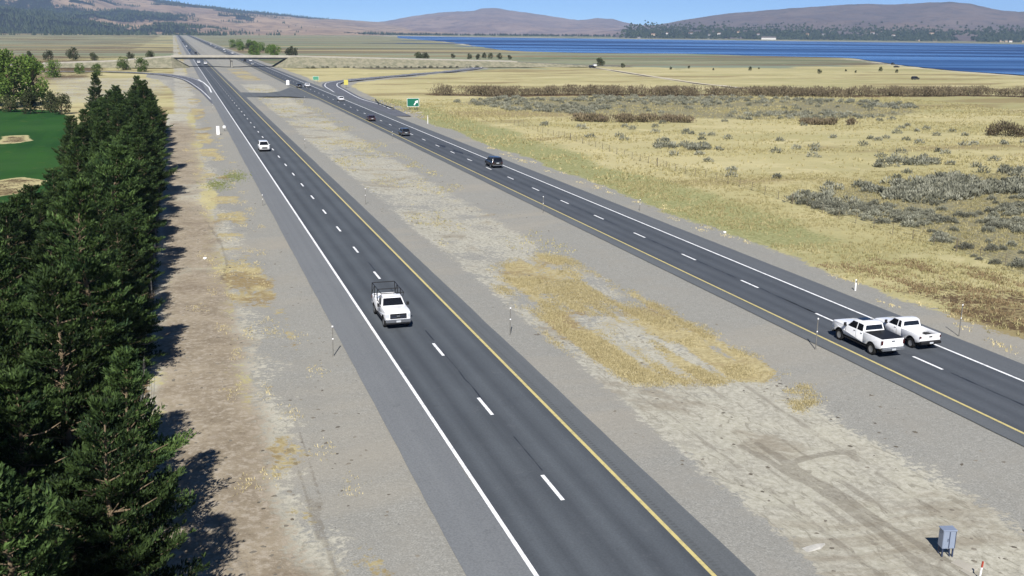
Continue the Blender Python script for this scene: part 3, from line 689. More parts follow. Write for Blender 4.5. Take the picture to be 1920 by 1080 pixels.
# ------------------------------------------------------------------ pine belt on the left
pines = [pine_meshes(100 + k, hh, rr) for k, (hh, rr) in enumerate(((11.0, 3.3), (10.2, 3.5), (11.8, 3.1), (9.4, 3.2), (10.6, 3.0), (12.2, 3.3), (8.6, 3.7), (9.8, 3.9)))]
prng = random.Random(5)
spots = []
for (x0, ya, yb, st) in ((-5.8, 31, 250, 4.9), (-9.6, 34, 256, 4.7), (-12.9, 52, 258, 5.0), (-15.3, 165, 255, 5.6)):
    y = ya
    while y < yb:
        spots.append((x0 + prng.uniform(-.9, .9), y + prng.uniform(-.9, .9))); y += st * prng.uniform(.85, 1.2)
ORD = 'first second third fourth fifth sixth seventh eighth ninth tenth eleventh twelfth thirteenth fourteenth fifteenth sixteenth seventeenth eighteenth nineteenth twentieth'.split()
def ordinal(n):
    if n <= 20: return ORD[n - 1]
    t, u = divmod(n, 10); tens = {2: 'twenty', 3: 'thirty', 4: 'forty', 5: 'fifty'}[t]
    return tens[:-1] + 'ieth' if u == 0 else tens + '-' + ORD[u - 1]
count = {}
for i, (x, y) in enumerate(spots):
    row = 'fence-side' if x > -7.6 else ('third' if x > -14.6 else 'golf-course-side') if x < -11.4 else 'second'
    count[row] = count.get(row, 0) + 1
    if prng.random() < .05: continue
    s = prng.choice((.66, .8, .86, .92, .96, 1.02, 1.06)) * prng.uniform(.95, 1.05)
    if x < -14: s *= .8
    if y > 215: s *= .92
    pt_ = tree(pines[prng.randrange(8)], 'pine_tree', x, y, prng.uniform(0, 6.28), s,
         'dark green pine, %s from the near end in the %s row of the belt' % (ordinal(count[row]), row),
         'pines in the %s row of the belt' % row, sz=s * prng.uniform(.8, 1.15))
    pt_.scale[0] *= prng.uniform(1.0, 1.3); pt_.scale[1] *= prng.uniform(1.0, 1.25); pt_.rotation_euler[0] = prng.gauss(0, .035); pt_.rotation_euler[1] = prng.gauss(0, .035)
for (x, y, k, s, lab) in ((-3.4, 37.5, 1, .95, 'broad pine leaning over the dirt at the bottom edge of the picture'),
                          (-3.0, 46.0, 3, .92, 'broad bushy pine whose branches reach out over the dirt below the lone fence post'),
                          (-18.5, 266, 5, 1.0, 'slender pine with pointed top, leftmost at the far end of the belt'),
                          (-8.5, 268, 2, 1.0, 'tallest pointed pine standing up at the far end of the belt')):
    tree(pines[k], 'pine_tree', x, y, .7 * k, s, lab, None)

# broadleaf trees
cotton = [leafy_meshes(300 + k, 17, 5.2, M_LEAF, 4200, .8, .12) for k in range(2)]
small = [leafy_meshes(320 + k, 6, 2.9, M_LEAF, 1800, .5, .1) for k in range(2)]
M_DARKLEAF = mat_foliage('dark_leaves', S(50, 60, 36), S(92, 98, 62))
dark = [leafy_meshes(340 + k, 6, 2.7, M_DARKLEAF, 1500, .5, .08) for k in range(2)]
for i, (x, y, s, lab) in enumerate(((-52, 342, 1.0, 'tall light green tree at the left edge behind the golf lawn'), (-45.5, 334, .95, 'tall green tree standing next to the leftmost one behind the golf lawn'),
                             (-42, 350, .85, 'rightmost and shortest of the tall green trees behind the golf lawn'))):
    tree(cotton[i % 2], 'cottonwood_tree', x, y, i * 2.1, s, lab, None)
for i in range(5):
    tree(dark[i % 2], 'shade_tree', -50 + i * 5.2 + prng.uniform(-1, 1), 318 + prng.uniform(-4, 6) - i * 3, i, prng.uniform(.7, 1.0), 'low dark tree, %s from left along the far edge of the golf lawn' % ordinal(i + 1), 'low trees at the edge of the golf lawn')
for i, (x, y) in enumerate(sorted([(-72 + i * 9 + prng.uniform(-3, 3), 520 + prng.uniform(0, 110)) for i in range(7)], key=lambda q: q[0] / q[1])):
    tree(small[i % 2], 'roadside_tree', x, y, i, prng.uniform(.8, 1.3), 'small green tree, %s from left on the dry plain behind the tall trees' % ordinal(i + 1), 'small trees on the plain at left')
for i in range(9):
    tree(dark[i % 2], 'meadow_tree', -150 + i * 17 + prng.uniform(-6, 6), 760 + prng.uniform(-10, 60), i, prng.uniform(.9, 1.5), 'dark tree, %s from left in the hedge line left of the highway' % ordinal(i + 1), 'trees of the hedge line beyond the left approach road')
for i in range(22):
    y = 880 + i * 26 + prng.uniform(-10, 10)
    tree((small if prng.random() < .7 else dark)[i % 2], 'riverside_tree', 66 + prng.uniform(0, 26) + (i % 3) * 5, y, i, prng.uniform(1.0, 1.7), 'green tree, %s from the near end of the grove beyond the overpass' % ordinal(i + 1), 'grove right of the highway beyond the overpass')
for (x, y, s, lab) in ((168.5, 748, 1.3, 'left tree of the dark pair standing beyond the right embankment end'), (174, 752, 1.2, 'right tree of the dark pair standing beyond the right embankment end'), (276, 664, 1.0, 'dark tree beside the white shed on the far flat')):
    tree(dark[0], 'field_tree', x, y, x, s, lab, None)
for i, x in enumerate((228, 236, 243, 255, 258, 262, 268)):
    tree(dark[i % 2], 'field_tree', x + prng.uniform(-2, 2), 860 + prng.uniform(-20, 20), i, prng.uniform(.55, .95), 'small dark tree, %s from left in the loose row in front of the lake' % ordinal(i + 1), 'loose row of small trees before the lake')
for i, (x, y) in enumerate(sorted([(290 + i * 14 + prng.uniform(-14, 14), 640 - i * 7 + prng.uniform(-60, 40)) for i in range(11)], key=lambda q: q[0] / q[1])):
    tree(dark[i % 2], 'flat_shrub', x, y, i, prng.uniform(.2, .5), 'low brown shrub, %s from left on the flat before the lake' % ordinal(i + 1), 'low shrubs on the flat by the lake', 'shrub')

# ------------------------------------------------------------------ sagebrush
def rand_in(poly, n, g, dens=None):
    P = np.array(poly); lo, hi = P.min(0), P.max(0); out = []
    while len(out) < n:
        q = g.uniform(lo, hi, (n * 3, 2)); q = q[in_poly(q[:, 0], q[:, 1], poly)]
        if dens is not None: q = q[g.uniform(0, 1, len(q)) < dens(q[:, 0], q[:, 1])]
        out += list(q)
    return np.array(out[:n])
g0 = np.random.default_rng(77)
sage_me = []
for k in range(5):
    P, D, L = bush_arrays(g0, 420, 1.0, .85, .3); V, F = blades(P, D, L, .1, k)
    sage_me.append(new_mesh('sagebrush', V, F, M_SAGE, None, {'tint': tint4(np.clip(g0.normal(.45, .28, len(P)), 0, 1))}))
dens = lambda x, y: np.clip((fbm(x * .11, y * .11, 90, 3) - .40) * 7, .06, 1)
sp = rand_in(FE['sage_right'], 600, g0, dens); sp = sp[np.argsort(sp[:, 1])]
def sage_label(x, y):
    b = 'front' if y < 100 else ('middle' if y < 118 else 'back')
    return 'grey-green sagebrush bush in the %s part of the sage patch at the right edge' % b, 'sagebrush of the right-hand patch, %s part' % b
for i in range(290):
    x, y = sp[i]; s = g0.uniform(.4, .95)
    l, gr = sage_label(x, y)
    tag(obj('sagebrush', sage_me[i % 5], None, (x, y, gz(x, y)), (0, 0, g0.uniform(0, 6.28)), (s * g0.uniform(.9, 1.5), s, s * g0.uniform(.8, 1.15))), l, 'bush', gr)
def scatter_stuff(name, pts, fn, mat, label, k=4):
    Vs, Fs, Ts, b = [], [], [], 0
    for (x, y) in pts:
        V, F, T = fn(x, y); V = V + np.array([x, y, 0]); Vs.append(V); Fs.append(F + b); Ts.append(T); b += len(V)
    o = obj(name, new_mesh(name, np.concatenate(Vs), np.concatenate(Fs), mat, None, {'tint': np.concatenate(Ts)}))
    tag(o, label, kind='stuff'); return o
def mini_bush(n, r, h, leaf, wd):
    def f(x, y):
        s = g0.uniform(.55, 1.15); P, D, L = bush_arrays(g0, n, r * s, h * s, leaf); V, F = blades(P, D, L, wd, int(g0.integers(1e6)))
        V[:, 2] += gz(x, y); return V, F, tint4(np.clip(g0.normal(.45, .28) + g0.normal(0, .2, n), 0, 1))
    return f
mids = rand_in(FE['sage_mid'], 620, g0, lambda x, y: np.clip((fbm(x * .04, y * .06, 91, 3) - .38) * 5, .05, 1))
extra = np.concatenate([sp[290:], mids, rand_in(FE['sage_sm'][:4], 22, g0), rand_in(FE['sage_sm'][4:], 26, g0), np.c_[g0.uniform(85, 190, 90), g0.uniform(130, 250, 90)]])
scatter_stuff('sagebrush_scrub', extra, mini_bush(70, 1.25, .95, .55, .2), M_SAGE, 'grey-green sagebrush scrub scattered over the yellow grassland')

# willow thicket along the ditch
def along(pts, n, spread, g):
    L = smooth_line(pts, 2.0); i = g.integers(0, len(L), n); return L[i] + g.normal(0, 1, (n, 2)) * np.array(spread)
def thicket(name, pts, n, spread, r, h, nb_, mat, label):
    q = along(pts, n, spread, g0)
    def f(x, y):
        s = g0.uniform(.6, 1.2); u = g0.uniform(0, 1, nb_); P = np.c_[g0.normal(0, r * .45, nb_), g0.normal(0, r * .35, nb_), u ** .8 * h * s * .8]
        D = np.c_[g0.normal(0, .3, nb_), g0.normal(0, .3, nb_), np.ones(nb_)]
        V, F = blades(P, D, g0.uniform(.5, 1.1, nb_), .22, int(g0.integers(1e6))); V[:, 2] += gz(x, y) - .1
        return V, F, tint4(np.clip(g0.normal(.45, .2) + g0.normal(0, .22, nb_), 0, 1))
    scatter_stuff(name, q, f, mat, label)
thicket('willow_thicket', FE['willow'], 330, (1.2, 3.4), 3.0, 3.7, 120, M_WILLOW, 'long grey-brown band of bare willow thicket across the field')
thicket('reed_clump', FE['willow2'], 60, (1.0, 1.2), 1.6, 2.0, 90, M_WILLOW, 'rusty brown reeds in front of the sagebrush')
thicket('reed_clump', FE['willow3'], 26, (1.0, .8), 1.3, 1.5, 80, M_WILLOW, 'short row of brown reeds in the yellow field')
P, D, L = bush_arrays(g0, 1500, 5.2, 3.6, .75); V, F = blades(P, D, L, .2, 5)
wb = obj('willow_bush', new_mesh('willow_bush', V, F, M_WILLOW, None, {'tint': tint4(np.clip(g0.normal(.4, .25, len(P)), 0, 1))}), None, (184.5, 195.5, gz(184, 195)))
tag(wb, 'large round brown bush alone in the field near the right edge', 'bush')

# dry grass and weeds, one sheet of tufts each
def tufts(name, pts, nb_, hgt, wd, mat, label, spread=.14):
    n = len(pts); P = np.repeat(pts, nb_, 0) + g0.normal(0, spread, (n * nb_, 2))
    z = relief(P[:, 0], P[:, 1]); P = np.c_[P, z]
    D = np.c_[g0.normal(0, .5, (n * nb_, 2)), np.ones(n * nb_)]
    L = np.repeat(g0.uniform(.5, 1.3, n), nb_) * g0.uniform(.6, 1.1, n * nb_) * hgt
    V, F = tri_blades(P, D, L, wd, 3)
    ti = np.clip(np.repeat(g0.normal(.5, .25, n), nb_) + g0.normal(0, .15, n * nb_), 0, 1)
    tag(obj(name, new_mesh(name, V, F, mat, None, {'tint': np.repeat(ti, 3)})), label, kind='stuff')
def field_pts(n, x0, x1, y0, y1, fn):
    q = np.c_[g0.uniform(x0, x1, n), g0.uniform(y0, y1, n)]; return q[g0.uniform(0, 1, n) < fn(q[:, 0], q[:, 1])]
edge = lambda x, y: sstep(59.5, 64, x + (fbm(x * .09, y * .06, 21, 4) - .5) * 5)
q1 = field_pts(42000, 59, 150, 52, 150, lambda x, y: edge(x, y) * np.clip((fbm(x * .11, y * .2, 45, 4) - .33) * 4, .12, 1) * (x < y * 1.05 + 15))
q2 = field_pts(42000, 59, 260, 150, 350, lambda x, y: edge(x, y) * np.clip((fbm(x * .05, y * .1, 46, 4) - .36) * 4, .08, 1))
tufts('dry_grass', np.concatenate([q1]), 5, .38, .075, M_STRAW, 'dry straw-coloured grass covering the field right of the highway')
tufts('dry_grass', np.concatenate([q2]), 4, .55, .16, M_STRAW, 'dry straw-coloured grass on the farther field')
gw = lambda x, y: poly_w(x, y, FE['gold'], 1.0) * (1 - .35 * poly_w(x, y, FE['gold_hole'], 1.6)) * np.clip((fbm(x * .3, y * .3, 47, 3) - .36) * 5, .02, 1) * np.clip((fbm(x * .75, y * .07, 77, 3) - .28) * 4, 0, 1)
q3 = field_pts(60000, 25, 40, 56, 103, gw)
q4 = field_pts(9000, 26, 40, 100, 430, lambda x, y: np.clip((fbm(x * .2, y * .12, 48, 3) - .5) * 4, 0, 1))
q5 = np.concatenate([np.array(c) + g0.normal(0, .33, (70, 2)) for c in ((36.1, 52.6), (36.9, 53.2), (37.6, 53.5), (36.4, 53.6), (38.3, 54.6), (37.5, 55.4), (38.6, 55.9))])
tufts('dry_weeds', np.concatenate([q3, q5]), 5, .15, .045, M_GOLD, 'golden dried weeds carpeting the patch in the median', .12)
tufts('dry_weeds', q4, 5, .22, .1, M_STRAW, 'thin pale weeds along the middle of the gravel median', .25)
cl = [(x, y) for x, y in zip(g0.uniform(.5, 8.6, 70), g0.uniform(36, 240, 70))]
q6 = np.concatenate([np.array(c) + g0.normal(0, (.35, .8), (26, 2)) for c in cl])
tufts('dry_weeds', q6, 3, .16, .05, M_GOLD, 'flat tufts of dried weeds on the left verge', .1)
q7 = np.concatenate([np.array(c) + g0.normal(0, (1.0, 3.2), (420, 2)) for c in ((5.0, 160), (7.9, 168))])
tufts('green_weeds', q7, 3, .22, .07, mat_foliage('green_weeds', S(120, 132, 76), S(150, 158, 92)), 'two low patches of green weeds on the left verge', .1)

# woods on the mountain flank and along the far shore
def far_wood(name, P, Fo, n, h0, h1, g, label, thr=.45):
    nv, nu = Fo.shape; i = g.integers(0, nv - 1, n * 6); j = g.integers(0, nu - 1, n * 6)
    a, b = g.uniform(0, 1, (2, len(i), 1)); q = P[i, j] * (1 - a) * (1 - b) + P[i, j + 1] * a * (1 - b) + P[i + 1, j] * (1 - a) * b + P[i + 1, j + 1] * a * b
    keep = (Fo[i, j] + g.normal(0, .12, len(i)) > thr) & (g.uniform(0, 1, len(i)) < .15 + Fo[i, j]); q = q[keep][:n]
    return q
def cones(name, q, h0, h1, g, label, asp=.28, mat=None):
    n = len(q); h = g.uniform(h0, h1, n); r = h * asp * g.uniform(.8, 1.2, n); ph = g.uniform(0, 6.28, n); V = []
    for k in range(5): V.append(np.stack([q[:, 0] + r * np.cos(ph + k * 1.2566), q[:, 1] + r * np.sin(ph + k * 1.2566), q[:, 2] + h * .12 + 0 * h], -1))
    V.append(np.stack([q[:, 0], q[:, 1], q[:, 2] + h], -1)); V = np.stack(V, 1).reshape(-1, 3); b = np.arange(n)[:, None] * 6
    F = np.concatenate([b + np.array([[k, (k + 1) % 5, 5]]) for k in range(5)])
    tag(obj(name, new_mesh(name, V, F, mat or M_FARTREE, None, {'tint': np.repeat(np.clip(g.normal(.4, .3, n), 0, 1), 6)})), label, kind='stuff')
# stones and clods lying on the bare ground
ico = [(0, 0, 1), (.9, 0, .2), (.28, .85, .25), (-.75, .5, .2), (-.7, -.55, .25), (.3, -.85, .2)]
def stones(name, pts, s0, s1, mat, label):
    n = len(pts); s = g0.uniform(s0, s1, n) ** 1.0; a = g0.uniform(0, 6.28, n); B = np.array(ico)
    j = g0.uniform(.6, 1.3, (n, 6, 3)); L = B[None] * j * s[:, None, None] * np.array([1.3, .9, .5])
    X = L[..., 0] * np.cos(a)[:, None] - L[..., 1] * np.sin(a)[:, None] + pts[:, :1]; Y = L[..., 0] * np.sin(a)[:, None] + L[..., 1] * np.cos(a)[:, None] + pts[:, 1:2]
    Z = L[..., 2] + relief(pts[:, 0], pts[:, 1])[:, None] - .02; V = np.stack([X, Y, Z], -1).reshape(-1, 3); b = np.arange(n)[:, None] * 6
    F = np.concatenate([b + np.array([[0, 1 + k, 1 + (k + 1) % 5]]) for k in range(5)])
    tag(obj(name, new_mesh(name, V, F, mat, None, {'tint': np.repeat(g0.uniform(0, 1, n), 6)})), label, kind='stuff')
M_STONE = mat_foliage('stones', S(92, 86, 76), S(150, 144, 132))
qa1 = np.c_[g0.uniform(24, 42, 900), 32 + g0.uniform(0, 1, 900) ** 1.4 * 170]; qa1 = qa1[fbm(qa1[:, 0] * .25, qa1[:, 1] * .2, 61, 3) > .47]
qa2 = np.c_[g0.uniform(-2, 9.6, 700), 36 + g0.uniform(0, 1, 700) ** 1.4 * 170]; qa2 = qa2[fbm(qa2[:, 0] * .3, qa2[:, 1] * .2, 62, 3) > .47]
stones('ground_clods', np.concatenate([qa1, qa2]), .05, .17, M_STONE, 'scattered dark clods and stones on the median and verge')
q9 = np.concatenate([np.array(c) + g0.normal(0, (.3, .7), (14, 2)) for c in zip(g0.uniform(57.5, 62, 40), g0.uniform(55, 200, 40))])
tufts('dry_weeds', q9, 4, .22, .06, M_GOLD, 'dried weeds creeping onto the gravel edge beyond the northbound lanes', .12)
q10 = np.concatenate([np.array(c) + g0.normal(0, (.5, 1.1), (40, 2)) for c in zip(g0.uniform(61.5, 76, 70), g0.uniform(52, 88, 70))])
tufts('brown_weeds', q10, 4, .28, .08, mat_foliage('rust_weeds', S(138, 118, 90), S(184, 162, 124)), 'rusty brown low weeds in the grass at the right edge', .16)
g1 = np.random.default_rng(9)
qa = far_wood('w', PM, FM, 16000, 8, 16, g1, '')
cones('distant_forest', qa, 9, 19, g1, 'dark conifer forest on the mountain flank at left')
st = smooth_line(FE['shore_trees'], 20)
i = g1.integers(0, len(st), 9000); rr = np.abs(g1.normal(0, 1, 9000)) * .04 + 1.0
qs = np.c_[st[i] * rr[:, None] + g1.normal(0, 25, (9000, 2)), np.zeros(9000)]; qs[:, 2] = (rr - 1) * 600
kp = fbm(qs[:, 0] * .006, qs[:, 1] * .006, 4, 3) + .03 * (i / len(st)) > .31; qs = qs[kp]
cones('distant_wood', qs, 5, 12, g1, 'dark belt of trees along the far lake shore', .7)
q = np.c_[g1.uniform(800, 2300, 420), g1.uniform(5000, 5600, 420), np.zeros(420)]
cones('distant_wood', q, 8, 16, g1, 'thin dark line of trees at the foot of the far mountain', .5)

# ------------------------------------------------------------------ overpass and its embankments
M_CONC = simple('concrete', S(192, 187, 174), .85, .2, var=.1, scale=.4)
M_CONC2 = simple('concrete_grey', S(168, 166, 158), .85, .2, var=.14, scale=.4)  # darker, greyer concrete than the barriers, for deck, girders, abutments and piers
def mat_bank():
    t = NT('embankment_rubble'); p = t.pos(); n = t.noise(p, .35, 5, .7); n2 = t.noise(p, 1.3, 4, .7)
    c = t.mix(t.rng(n, .35, .65), S(168, 162, 140), S(134, 134, 112)); c = t.mix(t.rng(n2, .5, .75, 0, .7), c, S(104, 106, 84))
    return t.bsdf(c, .95, .1, normal=t.bump(n2, .6, .3))
M_BANK = mat_bank()
YB, HW = 668.0, 5.6
zl = lambda x: float(np.interp(x, [-320, -200, -80, -35, 0, 70, 215, 275, 300], [.05, .3, 1.6, 3.2, 6.2, 6.2, 3.1, .5, .05]))
def bank(name, xs_, endx, sgn):
    V = []; rows = []
    for x in xs_:
        z = zl(x); n = (vnoise(np.array([x * .2]), np.array([1.]), 3)[0] - .5)
        rows.append(len(V)); V += [(x, YB - HW - 1 - z * 2.1 + n, -.1), (x, YB - HW - .8, z), (x, YB + HW + .8, z), (x, YB + HW + 1 + z * 2.1, -.1)]
    rows.append(len(V)); x = endx; V += [(x, YB - HW - 6, -.1), (x - sgn * .5, YB - HW - .5, -.1), (x - sgn * .5, YB + HW + .5, -.1), (x, YB + HW + 6, -.1)]
    F = []
    for a, b in zip(rows[:-1], rows[1:]):
        for k in range(3): F.append((a + k, b + k, b + k + 1, a + k + 1) if sgn > 0 else (a + k, a + k + 1, b + k + 1, b + k))
    return tag(obj(name, new_mesh(name, np.array(V), F, M_BANK)), kind='structure')
lx = list(np.arange(-320, -1.9, 6)) + [-2.0]
rx = list(np.arange(300, 68.1, -6)) + [68.0]
bl = bank('approach_embankment_hill', lx, 8.5, 1); br = bank('approach_embankment_hill', rx, 57.8, -1)
for o, xx in ((bl, lx), (br, rx)):
    V = []
    for x in xx: V += [(x, YB - HW, zl(x) + .05), (x, YB + HW, zl(x) + .05)]
    F = [(2 * i, 2 * i + 2, 2 * i + 3, 2 * i + 1) for i in range(len(xx) - 1)]
    obj('road_surface', new_mesh('bank_road', np.array(V), F, M_RAMP), o)
    for s in (-1, 1):      # pale concrete barrier that follows the approach
        V = []; F = []
        for x in [q for q in xx if -75 < q < 218]:
            y = YB + s * (HW + .15); z = zl(x); V += [(x, y - .15, z), (x, y - .15, z + .55), (x, y + .15, z + .55), (x, y + .15, z)]
        for i in range(len(V) // 4 - 1):
            for k in range(3): F.append((4 * i + k, 4 * i + 4 + k, 4 * i + 5 + k, 4 * i + 1 + k))
        obj('barrier', new_mesh('barrier', np.array(V), F, M_CONC), o)
ov = empty('overpass_bridge', (33, YB, 0)); tag(ov, 'pale concrete overpass crossing both carriageways in the distance', 'bridge')
MB().box(-35, 35, -HW, HW, 5.75, 6.25).build('deck', M_CONC2, ov)
for s in (-1, 1): MB().box(-35, 35, s * (HW + .16) - .16, s * (HW + .16) + .16, 5.7, 6.85).build('barrier', M_CONC, ov)
for k in range(5): MB().box(-34.8, 34.8, -4.4 + k * 2.2 - .3, -4.4 + k * 2.2 + .3, 4.6, 5.75).build('girder', M_CONC2, ov)
for s in (-1, 1): MB().box(s * 34.9 - 1.2, s * 34.9 + 1.2, -HW - .1, HW + .1, 0, 5.7).build('abutment', M_CONC2, ov)
for k in range(3): MB().tube((0, -3.6 + 3.6 * k, -.2), (0, -3.6 + 3.6 * k, 4.0), .55, .55, 10).build('pier_column', M_CONC2, ov)
MB().box(-.8, .8, -4.9, 4.9, 3.95, 4.6).build('pier_cap', M_CONC2, ov)
for i in range(26):
    x = 76 + i * 4.4 + prng.uniform(-1.5, 1.5); s = prng.uniform(.8, 1.5)
    tag(obj('toe_shrub', sage_me[i % 5], None, (x, YB - HW - 1.5 - zl(x) * 2.1 - prng.uniform(.2, 1.6), 0), (0, 0, i), (s, s, s)), 'dark round shrub, %s from left along the toe of the right embankment' % ordinal(i + 1), 'shrub', 'shrubs along the toe of the right embankment')

# ------------------------------------------------------------------ fences
M_STEEL = simple('weathered_steel', S(126, 124, 120), .7, .4, .4, var=.25)
M_WOOD = simple('grey_post_wood', S(124, 116, 100), .9, .1, var=.25)
def fence(name, x0, ys_, label, h, mat, wires, rp_, thick=()):
    e = empty(name, (x0, ys_[0], 0)); tag(e, label, 'fence')
    for k, y in enumerate(ys_):
        r = rp_ * (2.2 if k in thick else 1); hh = h * (1.12 if k in thick else 1)
        z = gz(x0, y); t = prng.uniform(-.03, .03)
        MB().tube((0, y - ys_[0], z - .2), (t, y - ys_[0] + t, z + hh), r, r * .9, 6).build('post', mat, e)
    for zz in wires:
        m = MB()
        for a, b in zip(ys_[:-1], ys_[1:]): m.tube((0, a - ys_[0], gz(x0, a) + zz), (0, b - ys_[0], gz(x0, b) + zz), .012, .012, 3)
        m.build('wire', M_STEEL, e)
ysr = [58 + 3.6 * k for k in range(54)]
fence('wire_fence', 80.5, ysr, 'thin wire fence with posts along the field right of the highway', 1.3, M_WOOD, (.35, .65, .95, 1.2), .04, (9, 18, 30, 42))
ysl = [38 + 6.1 * k for k in range(37)]
fence('wire_fence', -3.25, ysl, 'post and wire fence between the pine belt and the dirt verge', 1.7, M_STEEL, (.3, .7, 1.1, 1.55), .06, (4, 12, 20, 28))

# ------------------------------------------------------------------ snow poles / delineators
M_POLE = simple('pole_grey', S(132, 130, 124), .6, .4, var=.2)
M_REFL = simple('reflector_white', (.8, .8, .8, 1), .4, .5, var=.03)
def delineator(x, y, h, label, mat=None, wide=.032, group='marker poles beside the carriageways'):
    e = empty('marker_pole', (x, y, gz(x, y))); tag(e, label, 'marker pole', group)
    MB().box(-wide, wide, -.02, .02, -.1, h).build('post', mat or M_POLE, e)
    MB().box(-.055, .055, -.035, -.023, h - .13, h - .02, .004).build('reflector', M_REFL, e)
    MB().box(-.05, .05, -.035, -.023, h * .55, h * .55 + .09, .004).build('reflector', M_REFL, e)
    MB().tube((0, 0, -.02), (0, 0, .12), .09, .06, 8).build('base', M_POLE, e)
for a in ((9.4, 70.5, 2.3, 'thin grey marker pole on the left verge beside the white work truck'), (23.1, 71.9, 2.25, 'thin grey marker pole at the median edge right of the white work truck'),
          (23.0, 135.3, 2.2, 'thin marker pole at the left median edge, second nearest one'), (43.8, 123.0, 2.2, 'thin marker pole beside the yellow line left of the northbound lanes, farther one'),
          (56.6, 121.3, 1.6, 'short marker pole with white top on the far gravel edge of the northbound lanes'), (43.7, 62.2, 2.45, 'thin marker pole left of the two white northbound pickups'),
          (56.5, 62.1, 2.6, 'thin marker pole right of the two white northbound pickups'), (43.4, 219.2, 1.6, 'short dark marker pole left of the second black car'),
          (39.2, 342.2, 1.8, 'small dark marker pole near the paved crossover'), (9.8, 137.8, 1.5, 'faint marker pole on the left verge in the middle distance'),
          (23.2, 205, 1.8, 'faint marker pole on the left median edge in the distance'), (9.3, 306, 2.0, 'small marker pole on the left verge near the entrance ramp')):
    delineator(*a)
M_WPOST = simple('white_post', (.8, .8, .78, 1), .6, .3, var=.05)
for (x, y, h, lab) in ((57.8, 77.0, 1.05, 'white post standing in the gravel beyond the northbound lanes'), (59.6, 254.9, 2.2, 'leaning white post at the grass edge below the green sign')):
    e = empty('white_post', (x, y, gz(x, y))); tag(e, lab, 'post')
    MB().box(-.07, .07, -.03, .03, -.1, h, .01).build('post', M_WPOST, e); MB().box(-.06, .06, -.045, -.032, h - .3, h - .1).build('reflector', M_POLE, e)
for (x, y, lab) in ((60.3, 105.5, 'small white litter bag at the grass edge beyond the northbound shoulder'), (1.6, 107.0, 'small white scrap lying on the left dirt verge')):
    m = MB(); 
    for k in range(5): a = k * 1.25; m.tube((0, 0, .02), (.16 * math.cos(a), .16 * math.sin(a), .12), .1, .07, 5)
    m.tube((0, 0, 0), (0, 0, .2), .14, .05, 6).build('litter_bag', M_REFL, None, None, (x, y, gz(x, y))); tag(bpy.context.scene.collection.objects[-1], lab, 'litter')

# ------------------------------------------------------------------ signs
M_GREEN = simple('sign_green', S(30, 120, 94), .45, .4, var=.05)
M_SYEL = simple('sign_yellow', S(226, 216, 110), .45, .4, var=.05)
M_WS = simple('sign_white', (.85, .85, .85, 1), .45, .4, var=.03)
def sign(name, x, y, wd, h, z0, mat, label, border=None, arrow=False, posts=2, cat='road sign'):
    e = empty(name, (x, y, gz(x, y))); tag(e, label, cat)
    xsn = (0,) if posts == 1 else (-wd * .3, wd * .3)
    for px in xsn: MB().box(px - .06, px + .06, .03, .13, -.2, z0 + h * .9).build('post', M_STEEL, e)
    p = MB().box(-wd / 2, wd / 2, -.03, .028, z0, z0 + h, .01).build('panel', mat, e)
    if border:
        m = MB(); b = .022 * wd
        for (a, c, d, f) in ((-wd / 2 + .03, wd / 2 - .03, z0 + .03, z0 + .03 + b), (-wd / 2 + .03, wd / 2 - .03, z0 + h - .03 - b, z0 + h - .03), (-wd / 2 + .03, -wd / 2 + .03 + b, z0 + .03 + b, z0 + h - .03 - b), (wd / 2 - .03 - b, wd / 2 - .03, z0 + .03 + b, z0 + h - .03 - b)):
            m.box(a, c, -.036, -.031, d, f)
        m.build('border', border, p)
    if arrow:
        m = MB(); cx, cz = wd * .18, z0 + h * .45
        m.poly([(cx - .5, -.036, cz - .55), (cx - .25, -.036, cz - .75), (cx + .35, -.036, cz + .1), (cx + .12, -.036, cz + .3)])
        m.poly([(cx - .15, -.036, cz + .42), (cx + .75, -.036, cz - .1), (cx + .75, -.036, cz + .75)]); m.build('arrow', M_WS, p)
    return e
sign('exit_sign', 66.2, 302, 3.7, 2.5, .9, M_GREEN, 'large green exit sign with white border in the grass right of the ramp', M_WS, True)
tag(MB().box(-3.2, 3.2, -1.8, 1.8, -.3, .06, .02).build('concrete_pad', M_CONC, None, None, (63.5, 292, gz(63, 292))), 'pale concrete pad on the ground below the green exit sign', 'pad')
sign('gore_sign', 58.0, 461, 2.6, 1.7, 1.3, simple('sign_green_pale', S(96, 170, 136), .45, .4, var=.05), 'small green sign in the gore between highway and ramp', M_WS)
sign('ramp_speed_sign', 65.3, 423.4, 1.7, 2.1, 1.2, M_SYEL, 'yellow warning sign at the bend of the right-hand ramp', None, False, 1)
sign('median_sign', 43.0, 432, 1.2, 1.8, .8, M_WS, 'small white sign at the median edge behind the farthest dark car', None, False, 1)
e = empty('roadside_cabinet', (8.0, 236.5, gz(8, 236.5))); tag(e, 'tall narrow white cabinet on the left verge behind the white car', 'cabinet')
MB().box(-.33, .33, -.25, .25, .12, 1.95, .03).build('housing', M_WS, e); MB().box(-.4, .4, -.32, .32, -.1, .12, .02).build('plinth', M_CONC, e); MB().box(-.27, .27, -.262, -.252, .3, 1.8).build('door', M_REFL, e)
e = empty('round_marker', (9.7, 245, gz(9.7, 245))); tag(e, 'small white round marker on a short post beside the tall white cabinet', 'marker')  # white marker dish on a short post, not a lamp
MB().tube((0, 0, -.1), (0, 0, .9), .05, .05, 6).build('post', M_STEEL, e); MB().tube((0, -.12, .9), (0, .12, .98), .38, .3, 12).build('disc', M_WS, e)
e = empty('field_shed', (272, 664, 0)); tag(e, 'tiny white shed beside a dark tree on the far flat', 'shed')
